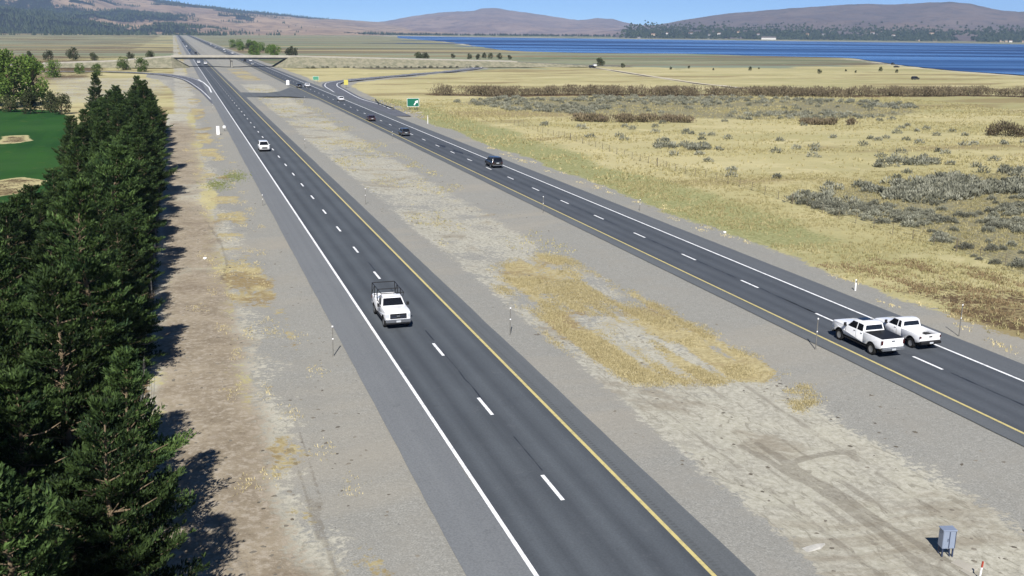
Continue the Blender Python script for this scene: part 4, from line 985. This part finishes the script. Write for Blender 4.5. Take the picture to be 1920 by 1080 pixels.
e.scale = (.55, .55, .6); MB().box(-2, 2, -1.5, 1.5, 0, 2.4).build('wall', M_WS, e); MB().add([(-2.2, -1.7, 2.4), (2.2, -1.7, 2.4), (2.2, 1.7, 2.4), (-2.2, 1.7, 2.4), (-2.2, 0, 3.4), (2.2, 0, 3.4)], [(0, 1, 5, 4), (2, 3, 4, 5), (0, 4, 3), (1, 2, 5)]).build('roof', M_STEEL, e)
# guardrail at the exit ramp
e = empty('guardrail', (60.6, 300, 0)); tag(e, 'dark steel guardrail along the right edge of the exit ramp', 'guardrail')
gp = [(-.6, 0), (-1.2, 8), (-1.0, 16), (-.6, 24), (.4, 32), (1.4, 40)]
M_RAIL = simple('rail_dark', S(88, 96, 92), .6, .4, .5, var=.2)
for a in gp: MB().box(a[0] - .08, a[0] + .08, a[1] - .1, a[1] + .1, -.3, .72).build('post', M_WOOD, e)
for a, b in zip(gp[:-1], gp[1:]):
    for (zz, dx) in ((.46, .1), (.62, .1)): MB().tube((a[0] - dx, a[1], zz), (b[0] - dx, b[1], zz), .1, .1, 6).build('beam', M_RAIL, e)

# ------------------------------------------------------------------ utility cabinet at the lower right
M_GALV = simple('galvanised', S(176, 190, 214), .45, .5, .35, var=.06, scale=1.0)
M_GALVD = simple('galvanised_seam', S(72, 84, 112), .5, .4, .3, var=.1)
cz = gz(31.8, 34.1)
e = empty('utility_cabinet', (31.85, 34.25, cz), R(-14)); tag(e, 'pale grey metal utility cabinet on legs in the median at lower right', 'cabinet')
MB().box(-.30, .30, -.22, .22, .42, 1.28, .015).build('housing', M_GALV, e)
MB().box(-.33, .33, -.25, .25, 1.28, 1.33, .012).build('lid', M_GALV, e)
for sx in (-.24, .24):
    for sy in (-.16, .16): MB().box(sx - .03, sx + .03, sy - .03, sy + .03, -.2, .42).build('leg', M_GALVD, e)
MB().box(-.02, .02, -.232, -.222, .46, 1.25).build('seam', M_GALVD, e)
MB().box(.262, .29, -.232, -.222, .46, 1.25).build('seam', M_GALVD, e)
MB().box(-.28, -.04, -.229, -.2225, .48, 1.22, .002).build('door', M_GALV, e)
MB().box(-.09, -.06, -.25, -.229, .78, .92, .004).build('handle', M_GALVD, e)
MB().tube((.1, -.1, .42), (.14, -.14, -.2), .035, .035, 8).build('conduit', M_GALVD, e)
sl = MB().box(-.28, .28, -.5, .5, -.2, .05, .01).build('concrete_slab', M_CONC, None, None, (31.95, 33.15, cz), (0, 0, R(14))); tag(sl, 'small pale concrete slab on the ground in front of the utility cabinet', 'slab')
sl = MB().box(-.16, .16, -.75, .75, -.2, .03, .01).build('concrete_strip', M_CONC, None, None, (31.75, 32.2, cz), (0, 0, R(6))); tag(sl, 'narrow pale concrete strip running from the slab to the red and white stake', 'slab')
rd = empty('marker_stake', (31.7, 31.95, cz)); tag(rd, 'thin white stake with red top at the bottom right', 'stake'); rd.rotation_euler = (0, R(5), 0)
MB().box(-.03, .03, -.02, .02, -.1, .62).build('shaft', M_WS, rd); MB().box(-.034, .034, -.024, .024, .62, .9).build('top', simple('stake_red', S(190, 84, 66), .6, .3), rd)
pt = MB().add([(-.9, -.05, .03), (-.6, -.2, .03), (-.1, -.24, .03), (.5, -.17, .03), (.95, -.02, .03), (.6, .12, .03), (0, .16, .03), (-.5, .12, .03), (-.95, -.06, -.05), (-.62, -.25, -.05), (-.1, -.3, -.05), (.52, -.22, -.05), (1.0, -.02, -.05), (.62, .17, -.05), (0, .21, -.05), (-.52, .17, -.05)], [tuple(range(8))] + [(k, k + 8, (k + 1) % 8 + 8, (k + 1) % 8) for k in range(8)]); o = pt.build('concrete_patch', simple('pale_spill', S(205, 203, 196), .9, .1), None, None, (26.1, 36.35, gz(26.1, 36.35) + .0), (0, 0, R(12))); tag(o, 'pale worn concrete patch in the gravel near the bottom edge', 'patch')

# ------------------------------------------------------------------ vehicles
def paint(name, col, rough=.25):
    t = NT(name); n = t.noise(t.objc(), 2.0, 4); z = t.sep(t.objc())[2]; n2 = t.noise(t.objc(), 6.0, 5, .7)
    d = t.math('MULTIPLY', t.rng(z, .45, 1.05, 1, 0), t.rng(n2, .35, .7, .1, .65)); c = t.mix(t.rng(n, .4, .75, 0, .12), col, S(150, 145, 135)); return t.bsdf(t.mix(d, c, S(128, 118, 104)), rough, .5, **{'Coat Weight': .5, 'Coat Roughness': .08})
P_WHITE = paint('paint_car_white', (.80, .81, .83, 1)); P_BLACK = paint('paint_car_black', (.012, .013, .015, 1)); P_DARK = paint('paint_car_graphite', (.03, .034, .038, 1))
P_RED = paint('paint_car_maroon', (.045, .018, .022, 1)); P_SILVER = paint('paint_car_silver', (.42, .44, .46, 1)); P_BLUE = paint('paint_car_blue', (.04, .10, .22, 1))
def mat_glass():
    t = NT('car_glass'); return t.bsdf((.008, .009, .012, 1), .06, .5)
M_CGLASS = mat_glass()
M_TYRE = simple('tyre', (.014, .014, .014, 1), .9, .2); M_RIM = simple('rim', S(196, 198, 202), .35, .5, .6, var=.06); M_BLK = simple('black_trim', (.013, .013, .014, 1), .55, .3)
M_CHROME = simple('bumper_chrome', S(200, 204, 210), .22, .6, .8, var=.05); M_LAMP = simple('lamp_clear', S(225, 230, 235), .15, .6, var=.03); M_TAIL = simple('lamp_red', (.05, .005, .005, 1), .2, .6, var=.05)
M_PLATE = simple('plate', S(215, 220, 225), .5, .3, var=.05)
def arc(cx, cz, r, a0, a1, n=9): return [(cx + r * math.cos(a0 + (a1 - a0) * k / n), cz + r * math.sin(a0 + (a1 - a0) * k / n)) for k in range(n + 1)]
def shell(outline, w, b, ymap=None, nose=None):
    """side outline (x,z), clockwise or not, extruded to +-w with rounded rims; ymap(z) narrows, nose(x) narrows in plan"""
    P = np.array(outline, float); n = len(P)
    ar = .5 * np.sum(P[:, 0] * np.roll(P[:, 1], -1) - np.roll(P[:, 0], -1) * P[:, 1])
    if ar < 0: P = P[::-1]
    e = np.roll(P, -1, 0) - P; nr = np.stack([e[:, 1], -e[:, 0]], -1); nr /= np.linalg.norm(nr, axis=1)[:, None] + 1e-9
    vn = nr + np.roll(nr, 1, 0); vn /= np.maximum(np.linalg.norm(vn, axis=1)[:, None], .5)
    I = P - vn * b; I2 = P - vn * b * .3
    V = []; lay = [(-w, I), (-w + b * .3, I2), (-w + b, P), (w - b, P), (w - b * .3, I2), (w, I)]
    for y, Q in lay:
        for x, z in Q:
            k = (ymap(z) if ymap else 1.0) * (nose(x) if nose else 1.0); V.append((x, y * k, z))
    F = []
    for l in range(5):
        for i in range(n): j = (i + 1) % n; F.append((l * n + i, l * n + n + i, l * n + n + j, l * n + j))
    tri = tessellate_polygon([[Vector((x, z, 0)) for x, z in I]])
    for a, b_, c in tri:
        F.append((a, b_, c)); F.append((5 * n + a, 5 * n + c, 5 * n + b_))
    m = MB(); m.add(V, F); return m
def fix(o):
    import bmesh
    bm = bmesh.new(); bm.from_mesh(o.data); bmesh.ops.recalc_face_normals(bm, faces=bm.faces); bm.to_mesh(o.data); bm.free()
    o.data.polygons.foreach_set('use_smooth', np.ones(len(o.data.polygons), dtype=bool)); o.data.set_sharp_from_angle(angle=R(38)); return o
def side_panel(pts, w, ymap, off=.008):
    class Pair:
        def build(self, name, mat, e):
            for s in (-1, 1): MB().add([(x, s * (w * ymap(z) + off), z) for x, z in (pts if s < 0 else pts[::-1])], [tuple(range(len(pts)))]).build(name, mat, e)
    return Pair()
def cross_panel(x0, z0, x1, z1, hw, ymap, w, off, inset=.12):
    """glass between lower edge (x0,z0) and upper edge (x1,z1)"""
    nx = (z1 - z0); nz = -(x1 - x0); l = math.hypot(nx, nz); nx, nz = nx / l * off, nz / l * off
    a, b = w * ymap(z0) - inset, w * ymap(z1) - inset
    return MB().add([(x0 + nx, -a, z0 + nz), (x0 + nx, a, z0 + nz), (x1 + nx, b, z1 + nz), (x1 + nx, -b, z1 + nz)], [(0, 1, 2, 3)])
def wheel(e, x, y, r, wd, rim=M_RIM):
    s = 1 if y > 0 else -1; n = 20; V = []; prof = [(r * .60, -wd / 2), (r * .93, -wd / 2), (r, -wd / 2 + .04), (r, wd / 2 - .04), (r * .93, wd / 2), (r * .60, wd / 2)]
    for (q, yy) in prof:
        for k in range(n): a = 2 * math.pi * k / n; V.append((q * math.cos(a), yy, q * math.sin(a)))
    F = [(l * n + k, l * n + (k + 1) % n, l * n + n + (k + 1) % n, l * n + n + k) for l in range(5) for k in range(n)]
    wh = obj('wheel', new_mesh('tyre', np.array(V), F, M_TYRE, R(40)), e, (x, y, r)); fix(wh)
    V = [(0, s * (wd / 2 - .05), 0)]; 
    for k in range(n): a = 2 * math.pi * k / n; V.append((r * .62 * math.cos(a), s * (wd / 2 - .012), r * .62 * math.sin(a)))
    obj('rim', new_mesh('rim', np.array(V), [(0, 1 + k, 1 + (k + 1) % n) for k in range(n)], rim), wh)
    return wh

def pickup(x, y, rz, label, L=5.9, w=1.0, H=1.95, r=.40, wb=3.75, cab=(1.35, -.65), bedtop=1.36, belt=1.32, hood=1.22, style='tonneau', rear_door=True, group=None, front_detail=False, bevel=.07, flare=False, lift=0.0):
    e = empty('pickup_truck', (x, y, ZR), rz); tag(e, label, 'pickup truck', group)
    nx = L / 2; fa = nx - .98; ra = fa - wb; sill = .55 + lift; A = .52
    c0, c1 = cab
    nose = lambda q: 1 - .07 * max(0, (abs(q) - (nx - .7)) / .7) ** 2
    ym = lambda z: 1 - .03 * max(0, (.95 - z)) - .06 * max(0, z - 1.1)
    zc = r + .02
    aa = math.acos(min(1, max(-1, 0))); 
    a_s = math.asin(min(.95, (sill - zc) / A))
    front = [(c1, sill), (fa - A * math.cos(a_s), sill)] + arc(fa, zc, A, math.pi - a_s, a_s)[1:] + [(nx - .12, sill + .02), (nx, sill + .12), (nx, hood - .12), (nx - .08, hood - .02), (nx - .5, hood + .04), (c0 + .05, belt), (c1, belt)]
    fix(shell(front, w, bevel, ym, nose).build('body', P_WHITE, e))
    # greenhouse
    g = lambda z: 1 - .03 - .27 * max(0, z - belt) - .02
    top = [(c0 + .02, belt - .04), (c0 - .62, H - .09), (c0 - .80, H - .03), (c0 - 1.2, H), (c1 + .35, H - .01), (c1 + .14, H - .08), (c1 + .01, belt - .04)]
    gh = fix(shell(top, w * .97, .05, g).build('cab', P_WHITE, e))
    wg = w * .97
    b0 = c0 - .22; fr = (c0 - .62 - (c0 + .02)) / (H - .09 - belt + .04)
    xf = lambda z: c0 + .02 + fr * (z - belt + .04)
    zt = H - .12; zb_ = belt + .02; bp = c1 + (c0 - c1) * (.40 if rear_door else .30)
    f1 = [(bp + .05, zb_), (xf(zb_) - .13, zb_), (xf(zt) - .05, zt), (bp + .04, zt)]
    side_panel(f1, wg, g).build('window', M_CGLASS, e)
    f2 = [(c1 + .12, zb_), (bp - .04, zb_), (bp - .04, zt), (c1 + .20, zt - .01)]
    side_panel(f2, wg, g).build('window', M_CGLASS, e)
    cross_panel(xf(zb_ + .0), zb_ + .0, xf(H - .14), H - .14, 0, g, wg, .012, .10).build('windshield', M_CGLASS, e)
    rw = cross_panel(c1 + .018 + .13 * .18, belt + .12, c1 + .115, H - .16, 0, g, wg, -.012, .13); rw.f = [q[::-1] for q in rw.f]; rw.build('rear_window', M_CGLASS, e)
    # door seams and handles
    for xq in (bp, c0 - .05): side_panel([(xq - .012, sill + .12), (xq + .012, sill + .12), (xq + .012, belt - .02), (xq - .012, belt - .02)], w, ym, .004).build('door_seam', M_BLK, e)
    for xq in ((bp + .18, c1 + .2) if rear_door else (bp + .18,)):
        for s in (-1, 1): MB().box(xq - .09, xq + .09, s * w * ym(belt - .1) - .012, s * w * ym(belt - .1) + .012, belt - .16, belt - .11, .004).build('door_handle', M_BLK, e)
    # bed
    bx0, bx1 = -nx + .06, c1 - .035
    side = [(bx1, sill)] + [(ra + A * math.cos(a_s), sill)] + arc(ra, zc, A, a_s, math.pi - a_s)[1:] + [(bx0 + .1, sill + .1), (bx0, sill + .2), (bx0, bedtop), (bx1, bedtop)]
    for s in (-1, 1):
        m = shell(side, .055, .03); m.v = [(q[0], (s * (w - .055) + q[1]) * ym(q[2]) * nose(q[0]), q[2]) for q in m.v]; fix(m.build('bed_side', P_WHITE, e))
    MB().box(bx0 + .05, bx1, -w + .1, w - .1, .78 + lift, .84 + lift).build('bed_floor', P_WHITE if style == 'open' else M_BLK, e)
    MB().box(bx1 - .05, bx1 - .005, -w + .1, w - .1, .84 + lift, bedtop - .02, .01).build('bed_front', P_WHITE, e)
    tg = MB().box(bx0 - .02, bx0 + .05, -w * .84, w * .84, .74 + lift, bedtop, .018).build('tailgate', P_WHITE, e)
    MB().box(bx0 - .035, bx0 - .021, -.14, .14, bedtop - .22, bedtop - .12, .004).build('handle' if style != 'tonneau' else 'emblem', M_BLK if style != 'tonneau' else M_CHROME, tg)
    for s in (-1, 1):
        m = MB().box(bx0 - .012, bx0 + .05, s * w * .9 - .075, s * w * .9 + .075, .95 + lift, bedtop - .1, .01); m.build('tail_light', M_TAIL, e)
        MB().box(ra - .5, ra + .5, s * (w - .28) - .2, s * (w - .28) + .2, .5 + lift, .95 + lift, .02).build('wheel_housing', M_BLK, e)
    if style == 'tonneau': MB().box(bx0 + .05, bx1 - .02, -w + .09, w - .09, bedtop - .03, bedtop + .025, .012).build('bed_cover', M_BLK, e)
    rb = MB().box(-nx - .12, -nx + .1, -w * .93, w * .93, .52 + lift, .72 + lift, .03).build('rear_bumper', M_CHROME if style == 'tonneau' else (M_BLK if style == 'open' else P_WHITE), e)
    MB().box(-nx - .13, -nx - .121, -.16, .16, .56 + lift, .69 + lift).build('plate', M_PLATE, rb)
    fb = MB().box(nx - .14, nx + .1, -w * .95, w * .95, .45 + lift, .72 + lift, .04).build('front_bumper', M_CHROME, e)
    MB().box(nx + .101, nx + .11, -.18, .18, .5 + lift, .64 + lift).build('plate', M_PLATE, fb)
    MB().box(nx - .1, nx + .06, -w * .9, w * .9, .34 + lift, .45 + lift, .02).build('air_dam', M_BLK, e)
    gr = MB().box(nx - .06, nx + .03, -w * .64, w * .64, .76 + lift, hood - .09, .02).build('grille', M_BLK, e)
    MB().box(nx + .031, nx + .045, -.13, .13, .93 + lift, 1.03 + lift, .004).build('emblem', M_CHROME, gr)
    for zq in (.86, 1.0):
        for (ya, yb) in ((-w * .6, -.16), (.16, w * .6)): MB().box(nx + .031, nx + .04, ya, yb, zq + lift, zq + .03 + lift).build('grille_bar', M_GALVD, gr)
    for s in (-1, 1):
        MB().box(nx - .16, nx + .005, s * w * .80 - .13, s * w * .80 + .13, .84 + lift, hood - .1, .02).build('headlight', M_LAMP, e)
        MB().box(c0 - .18, c0 - .06, s * (w + .14) - .1, s * (w + .14) + .1, belt - .02, belt + .24, .02).box(c0 - .15, c0 - .09, s * (w + .02) - .06, s * (w + .02) + .06, belt - .01, belt + .03).build('mirror', M_BLK, e)
        MB().box(ra + .62, fa - .62, s * (w - .1) - .09, s * (w - .1) + .09, .36 + lift, .42 + lift, .01).build('running_board', M_BLK, e)
        for q in (fa, ra):
            wheel(e, q, s * (w - .15), r, .27)
            ro, ri = A + .035, A - .015; m = MB(); pa = arc(q, zc, ro, a_s, math.pi - a_s, 12); pb = arc(q, zc, ri, a_s, math.pi - a_s, 12)
            yy = s * (w * (nose(q)) + .006); m.add([(a, yy, b) for a, b in pa] + [(a, yy, b) for a, b in pb] + [(a, s * (w - .3), b) for a, b in pb], [(k, k + 1, 14 + k, 13 + k) for k in range(12)] + [(13 + k, 14 + k, 27 + k, 26 + k) for k in range(12)]); m.build('wheel_arch', M_BLK, e)
    MB().box(-nx + .3, nx - .3, -w * .78, w * .78, .34 + lift, .72 + lift, .02).build('dark_underbody', M_BLK, e)  # plain underbody box, coloured black to make the shadow beneath the truck
    return e

t1 = pickup(47.72, 61.7, R(90), 'white crew cab pickup with black bed cover in the near northbound lane', L=6.0, wb=3.83, cab=(1.30, -.78), H=2.02, r=.43, lift=.07, belt=1.40, hood=1.37, bedtop=1.44)
MB().box(.05, .75, -.45, .45, 2.015, 2.035, .005).build('sunroof', M_CGLASS, t1)
t2 = pickup(51.6, 62.2, R(90.6), 'older white extended cab pickup with open empty bed in the right northbound lane', L=5.4, w=.96, H=1.82, r=.37, wb=3.4, cab=(1.15, -.55), belt=1.22, hood=1.14, bedtop=1.22, style='open', rear_door=False, bevel=.12)
t3 = pickup(15.2, 78.8, R(-90), 'white work pickup with black ladder rack driving towards the camera', L=6.25, wb=4.0, w=1.03, cab=(1.25, -.35), H=2.06, r=.43, lift=.1, belt=1.42, hood=1.36, bedtop=1.42, style='rack', rear_door=False)
rk = MB(); zr_ = 2.38
for s in (-1, 1):
    rk.tube((-2.95, s * .93, zr_), (1.0, s * .90, zr_), .034, .034, 6)
    for xq, lean in ((-2.9, 0), (-1.75, .0), (-.55, 0)): rk.tube((xq, s * .97, 1.40), (xq + lean, s * .93, zr_), .034, .034, 6)
    rk.tube((-2.9, s * .97, 1.5), (-1.9, s * .93, zr_), .024, .024, 5); rk.tube((.45, s * .93, 1.98), (1.0, s * .9, zr_), .024, .024, 5)
for xq in (-2.92, -.55, .95): rk.tube((xq, -.93, zr_), (xq, .93, zr_), .034, .034, 6)
rk.build('ladder_rack', M_BLK, t3)
for (a, b) in ((-.9, -.5),): MB().box(a * 1.0 - .6, b, -.9, .9, 1.38, 1.62, .02).build('tool_box', P_WHITE, t3)

def car(name, x, y, rz, label, cat, mat, L, w, H, belt, hood, cab, r, wb, group=None, suv=True, detail=True):
    e = empty(name, (x, y, ZR), rz); tag(e, label, cat, group); nx = L / 2; fa = nx - .85; ra = fa - wb; sill = .34 if not suv else .42; A = r + .07; zc = r
    a_s = math.asin((sill - zc) / A) if abs(sill - zc) < A else 0
    nose = lambda q: 1 - .10 * max(0, (abs(q) - (nx - .8)) / .8) ** 2
    ym = lambda z: 1 - .10 * max(0, z - .85)
    rear_top = belt + .02
    o = [(-nx + .15, sill + .02), (ra - A * math.cos(a_s), sill)] + arc(ra, zc, A, math.pi - a_s, a_s)[1:] + [(fa - A * math.cos(a_s), sill)] + arc(fa, zc, A, math.pi - a_s, a_s)[1:] + [(nx - .12, sill), (nx, sill + .15), (nx - .03, hood - .14), (nx - .2, hood - .02), (cab[0], belt), (cab[3], rear_top), (-nx + .06, rear_top - (.06 if not suv else 0)), (-nx, sill + .25)]
    fix(shell(o, w, .09, ym, nose).build('body', mat, e))
    g = lambda z: .95 - .27 * max(0, z - belt)
    top = [(cab[0], belt - .04), (cab[1], H - .05), (cab[1] - .3, H), (cab[2] + .3, H), (cab[2], H - .06), (cab[3], belt - .04)]
    fix(shell(top, w, .05, g).build('cabin', mat, e))
    zt, zb_ = H - .13, belt + .03
    xf = lambda z: cab[0] + (cab[1] - cab[0]) * (z - belt + .04) / (H - .01 - belt); xr = lambda z: cab[3] + (cab[2] - cab[3]) * (z - belt + .04) / (H - .02 - belt)
    mid_ = (cab[0] + cab[3]) / 2 + .05
    side_panel([(mid_ + .04, zb_), (xf(zb_) - .14, zb_), (xf(zt) - .08, zt), (mid_ + .04, zt)], w, g).build('window', M_CGLASS, e)
    side_panel([(xr(zb_) + .14, zb_), (mid_ - .04, zb_), (mid_ - .04, zt), (xr(zt) + .1, zt)], w, g).build('window', M_CGLASS, e)
    cross_panel(xf(zb_), zb_, xf(zt + .04), zt + .04, 0, g, w, .014, .1).build('windshield', M_CGLASS, e)
    m = cross_panel(xr(zb_), zb_, xr(zt + .03), zt + .03, 0, g, w, -.014, .12); m.f = [q[::-1] for q in m.f]; m.build('rear_window', M_CGLASS, e)
    for s in (-1, 1):
        for q in (fa, ra): wheel(e, q, s * (w - .12), r, .22)
        if detail:
            MB().box(nx - .25, nx - .03, s * w * .76 - .14, s * w * .76 + .14, hood - .24, hood - .09, .02).build('headlight', M_LAMP, e)
            MB().box(-nx - .005, -nx + .12, s * w * .78 - .11, s * w * .78 + .11, belt - .28, belt - .08, .02).build('tail_light', M_TAIL, e)
            MB().box(cab[0] - .3, cab[0] - .18, s * (w + .06) - .08, s * (w + .06) + .08, belt, belt + .15, .02).build('mirror', mat, e)
    if detail:
        MB().box(-nx - .03, -nx + .05, -.24, .24, belt - .30, belt - .17, .004).build('plate', M_PLATE, e)
        MB().box(nx - .05, nx + .005, -w * .5, w * .5, sill + .18, hood - .2, .01).build('grille', M_BLK, e)
        if suv: MB().box(-nx - .05, -nx + .1, -w * .85, w * .85, sill + .02, sill + .13, .02).build('rear_bumper', M_CHROME, e)
    MB().box(-nx + .3, nx - .3, -w * .8, w * .8, .22, sill + .1).build('dark_underbody', M_BLK, e)  # underbody box, its black colour standing in for shadow below the car
    return e
suv_a = dict(L=4.9, w=.98, H=1.82, belt=1.12, hood=1.1, cab=(1.25, .45, -2.1, -2.38), r=.37, wb=2.85)
sedan = dict(L=4.75, w=.92, H=1.46, belt=.95, hood=.92, cab=(1.15, .3, -1.1, -1.75), r=.33, wb=2.8, suv=False)
cross = dict(L=4.6, w=.93, H=1.66, belt=1.04, hood=1.02, cab=(1.2, .4, -1.7, -2.2), r=.35, wb=2.7)
car('suv', 51.0, 168.9, R(90), 'black sport utility vehicle in the right northbound lane, nearest of the dark cars', 'car', P_BLACK, **suv_a)
car('suv', 47.3, 225.4, R(90), 'black sport utility vehicle in the left northbound lane, second of the dark cars', 'car', P_DARK, **cross)
car('sedan_car', 46.9, 264.6, R(90), 'dark maroon car in the left northbound lane, third of the dark cars', 'car', P_RED, **sedan)
car('sedan_car', 50.9, 342.4, R(90), 'white car in the right northbound lane beside the ramp nose', 'car', P_WHITE, **sedan)
car('suv', 46.6, 424.2, R(90), 'black car in the left northbound lane just past the median crossover', 'car', P_BLACK, **cross)
car('sedan_car', 50.2, 427.6, R(90), 'white car beside the black car just past the median crossover', 'car', P_WHITE, **cross)
car('suv', 15.1, 202.4, R(-90), 'white car with dark windscreen approaching in the outer southbound lane', 'car', P_WHITE, **suv_a)
far_nb = [(47.7, 700, P_SILVER, 'silver car emerging from under the overpass, northbound'), (51.3, 770, P_WHITE, 'white car under the overpass, right northbound lane'), (47.7, 778, P_BLACK, 'black car under the overpass, left northbound lane'),
          (51.3, 1010, P_WHITE, 'nearest white car on the northbound lanes beyond the overpass'), (47.7, 1080, P_SILVER, 'silver car behind the nearest white one beyond the overpass'), (51.3, 1180, P_WHITE, 'second white car on the northbound lanes beyond the overpass'),
          (47.7, 1330, P_SILVER, 'grey car in the left northbound lane far beyond the overpass'), (51.3, 1600, P_WHITE, 'farthest white car on the northbound lanes')]
for (x, y, m, l) in far_nb: car('distant_car', x, y, R(90), l, 'car', m, detail=False, group='cars in the far distance', **(cross if m is not P_SILVER else sedan))
far_sb = [(18.75, 712, P_WHITE, 'white van just in front of the overpass, inner southbound lane'), (15.1, 735, P_WHITE, 'white car under the overpass, outer southbound lane'), (15.1, 1130, P_BLUE, 'dark blue car far off on the southbound lanes'), (18.75, 1010, P_DARK, 'dark car far off on the inner southbound lane'),
          (15.1, 1400, P_WHITE, 'white truck far off on the southbound lanes'), (15.1, 1900, P_DARK, 'dark speck of a car near the vanishing southbound lanes')]
for (x, y, m, l) in far_sb: car('distant_car', x, y, R(-90), l, 'car', m, detail=False, group='cars in the far distance', **suv_a)
for (x, y, rz, l, d) in ((541, 700, 40, 'black car parked nearest to the water line at right', suv_a), (501, 644, 10, 'dark car parked just below the black one near the water', sedan), (372.1, 462.2, 15, 'black car parked alone on the bare flat at far right', suv_a), (261, 641, 5, 'black car parked at the end of the dirt track', suv_a)):
    car('parked_car', x, y, R(rz), l, 'car', P_BLACK, detail=False, **d).location.z = gz(x, y)

# ------------------------------------------------------------------ houses on the far shore
hr = random.Random(3); hcols = [simple('house_white', S(235, 232, 226), .8, .2), simple('house_tan', S(190, 172, 150), .8, .2), simple('house_grey', S(170, 170, 172), .8, .2)]; M_ROOFS = [simple('roof_grey', S(120, 114, 112), .8, .2), simple('roof_brown', S(128, 104, 92), .8, .2)]
for i in range(30):
    k = hr.randrange(len(st)); f = hr.choice((.992, .995, .997, 1.01, 1.02, 1.035)); x, y = st[k] * f; z = max(0, (f - 1) * 600 + (7 if f > 1 else 0))
    wd, dp, h = hr.uniform(9, 20), hr.uniform(8, 12), hr.uniform(3.5, 6.5)
    if i == 0: x, y = 2400, 3930; wd, dp, h, z = 60, 20, 7, 0
    mi = hr.randrange(3) if i else 0; ang = math.degrees(math.atan2(x, y))
    lab = 'long low white building on the far lake shore' if i == 0 else 'small %s house among the trees on the far lake shore, %s part' % (('white', 'tan', 'grey')[mi], 'left' if ang < 30 else ('middle' if ang < 38 else 'right'))
    e = empty('shore_house', (x, y, z), math.atan2(-x, y) * 1.0 + hr.uniform(-.4, .4) * (i > 0)); tag(e, lab, 'house', 'houses on the far lake shore' if i else None)
    MB().box(-wd / 2, wd / 2, -dp / 2, dp / 2, -2, h).build('wall', hcols[mi], e)
    MB().add([(-wd / 2 - .5, -dp / 2 - .5, h), (wd / 2 + .5, -dp / 2 - .5, h), (wd / 2 + .5, dp / 2 + .5, h), (-wd / 2 - .5, dp / 2 + .5, h), (-wd / 2 - .5, 0, h + dp * .28), (wd / 2 + .5, 0, h + dp * .28)], [(0, 1, 5, 4), (2, 3, 4, 5), (0, 4, 3), (1, 2, 5)]).build('roof', M_ROOFS[i % 2], e)

# ------------------------------------------------------------------ air: thin haze round the whole place
HAZE = True
if HAZE:
    hm = bpy.data.materials.new('haze_air'); hm.use_nodes = True; nt = hm.node_tree; nt.nodes.clear()
    out = nt.nodes.new('ShaderNodeOutputMaterial'); pv = nt.nodes.new('ShaderNodeVolumePrincipled')
    pv.inputs['Density'].default_value = 5.2e-5; pv.inputs['Color'].default_value = (.45, .66, 1.0, 1); pv.inputs['Anisotropy'].default_value = 0.0
    nt.links.new(pv.outputs[0], out.inputs['Volume'])
    hz = MB().box(-15500, 15500, -3900, 16500, -40, 640).build('haze', hm); tag(hz, kind='stuff')
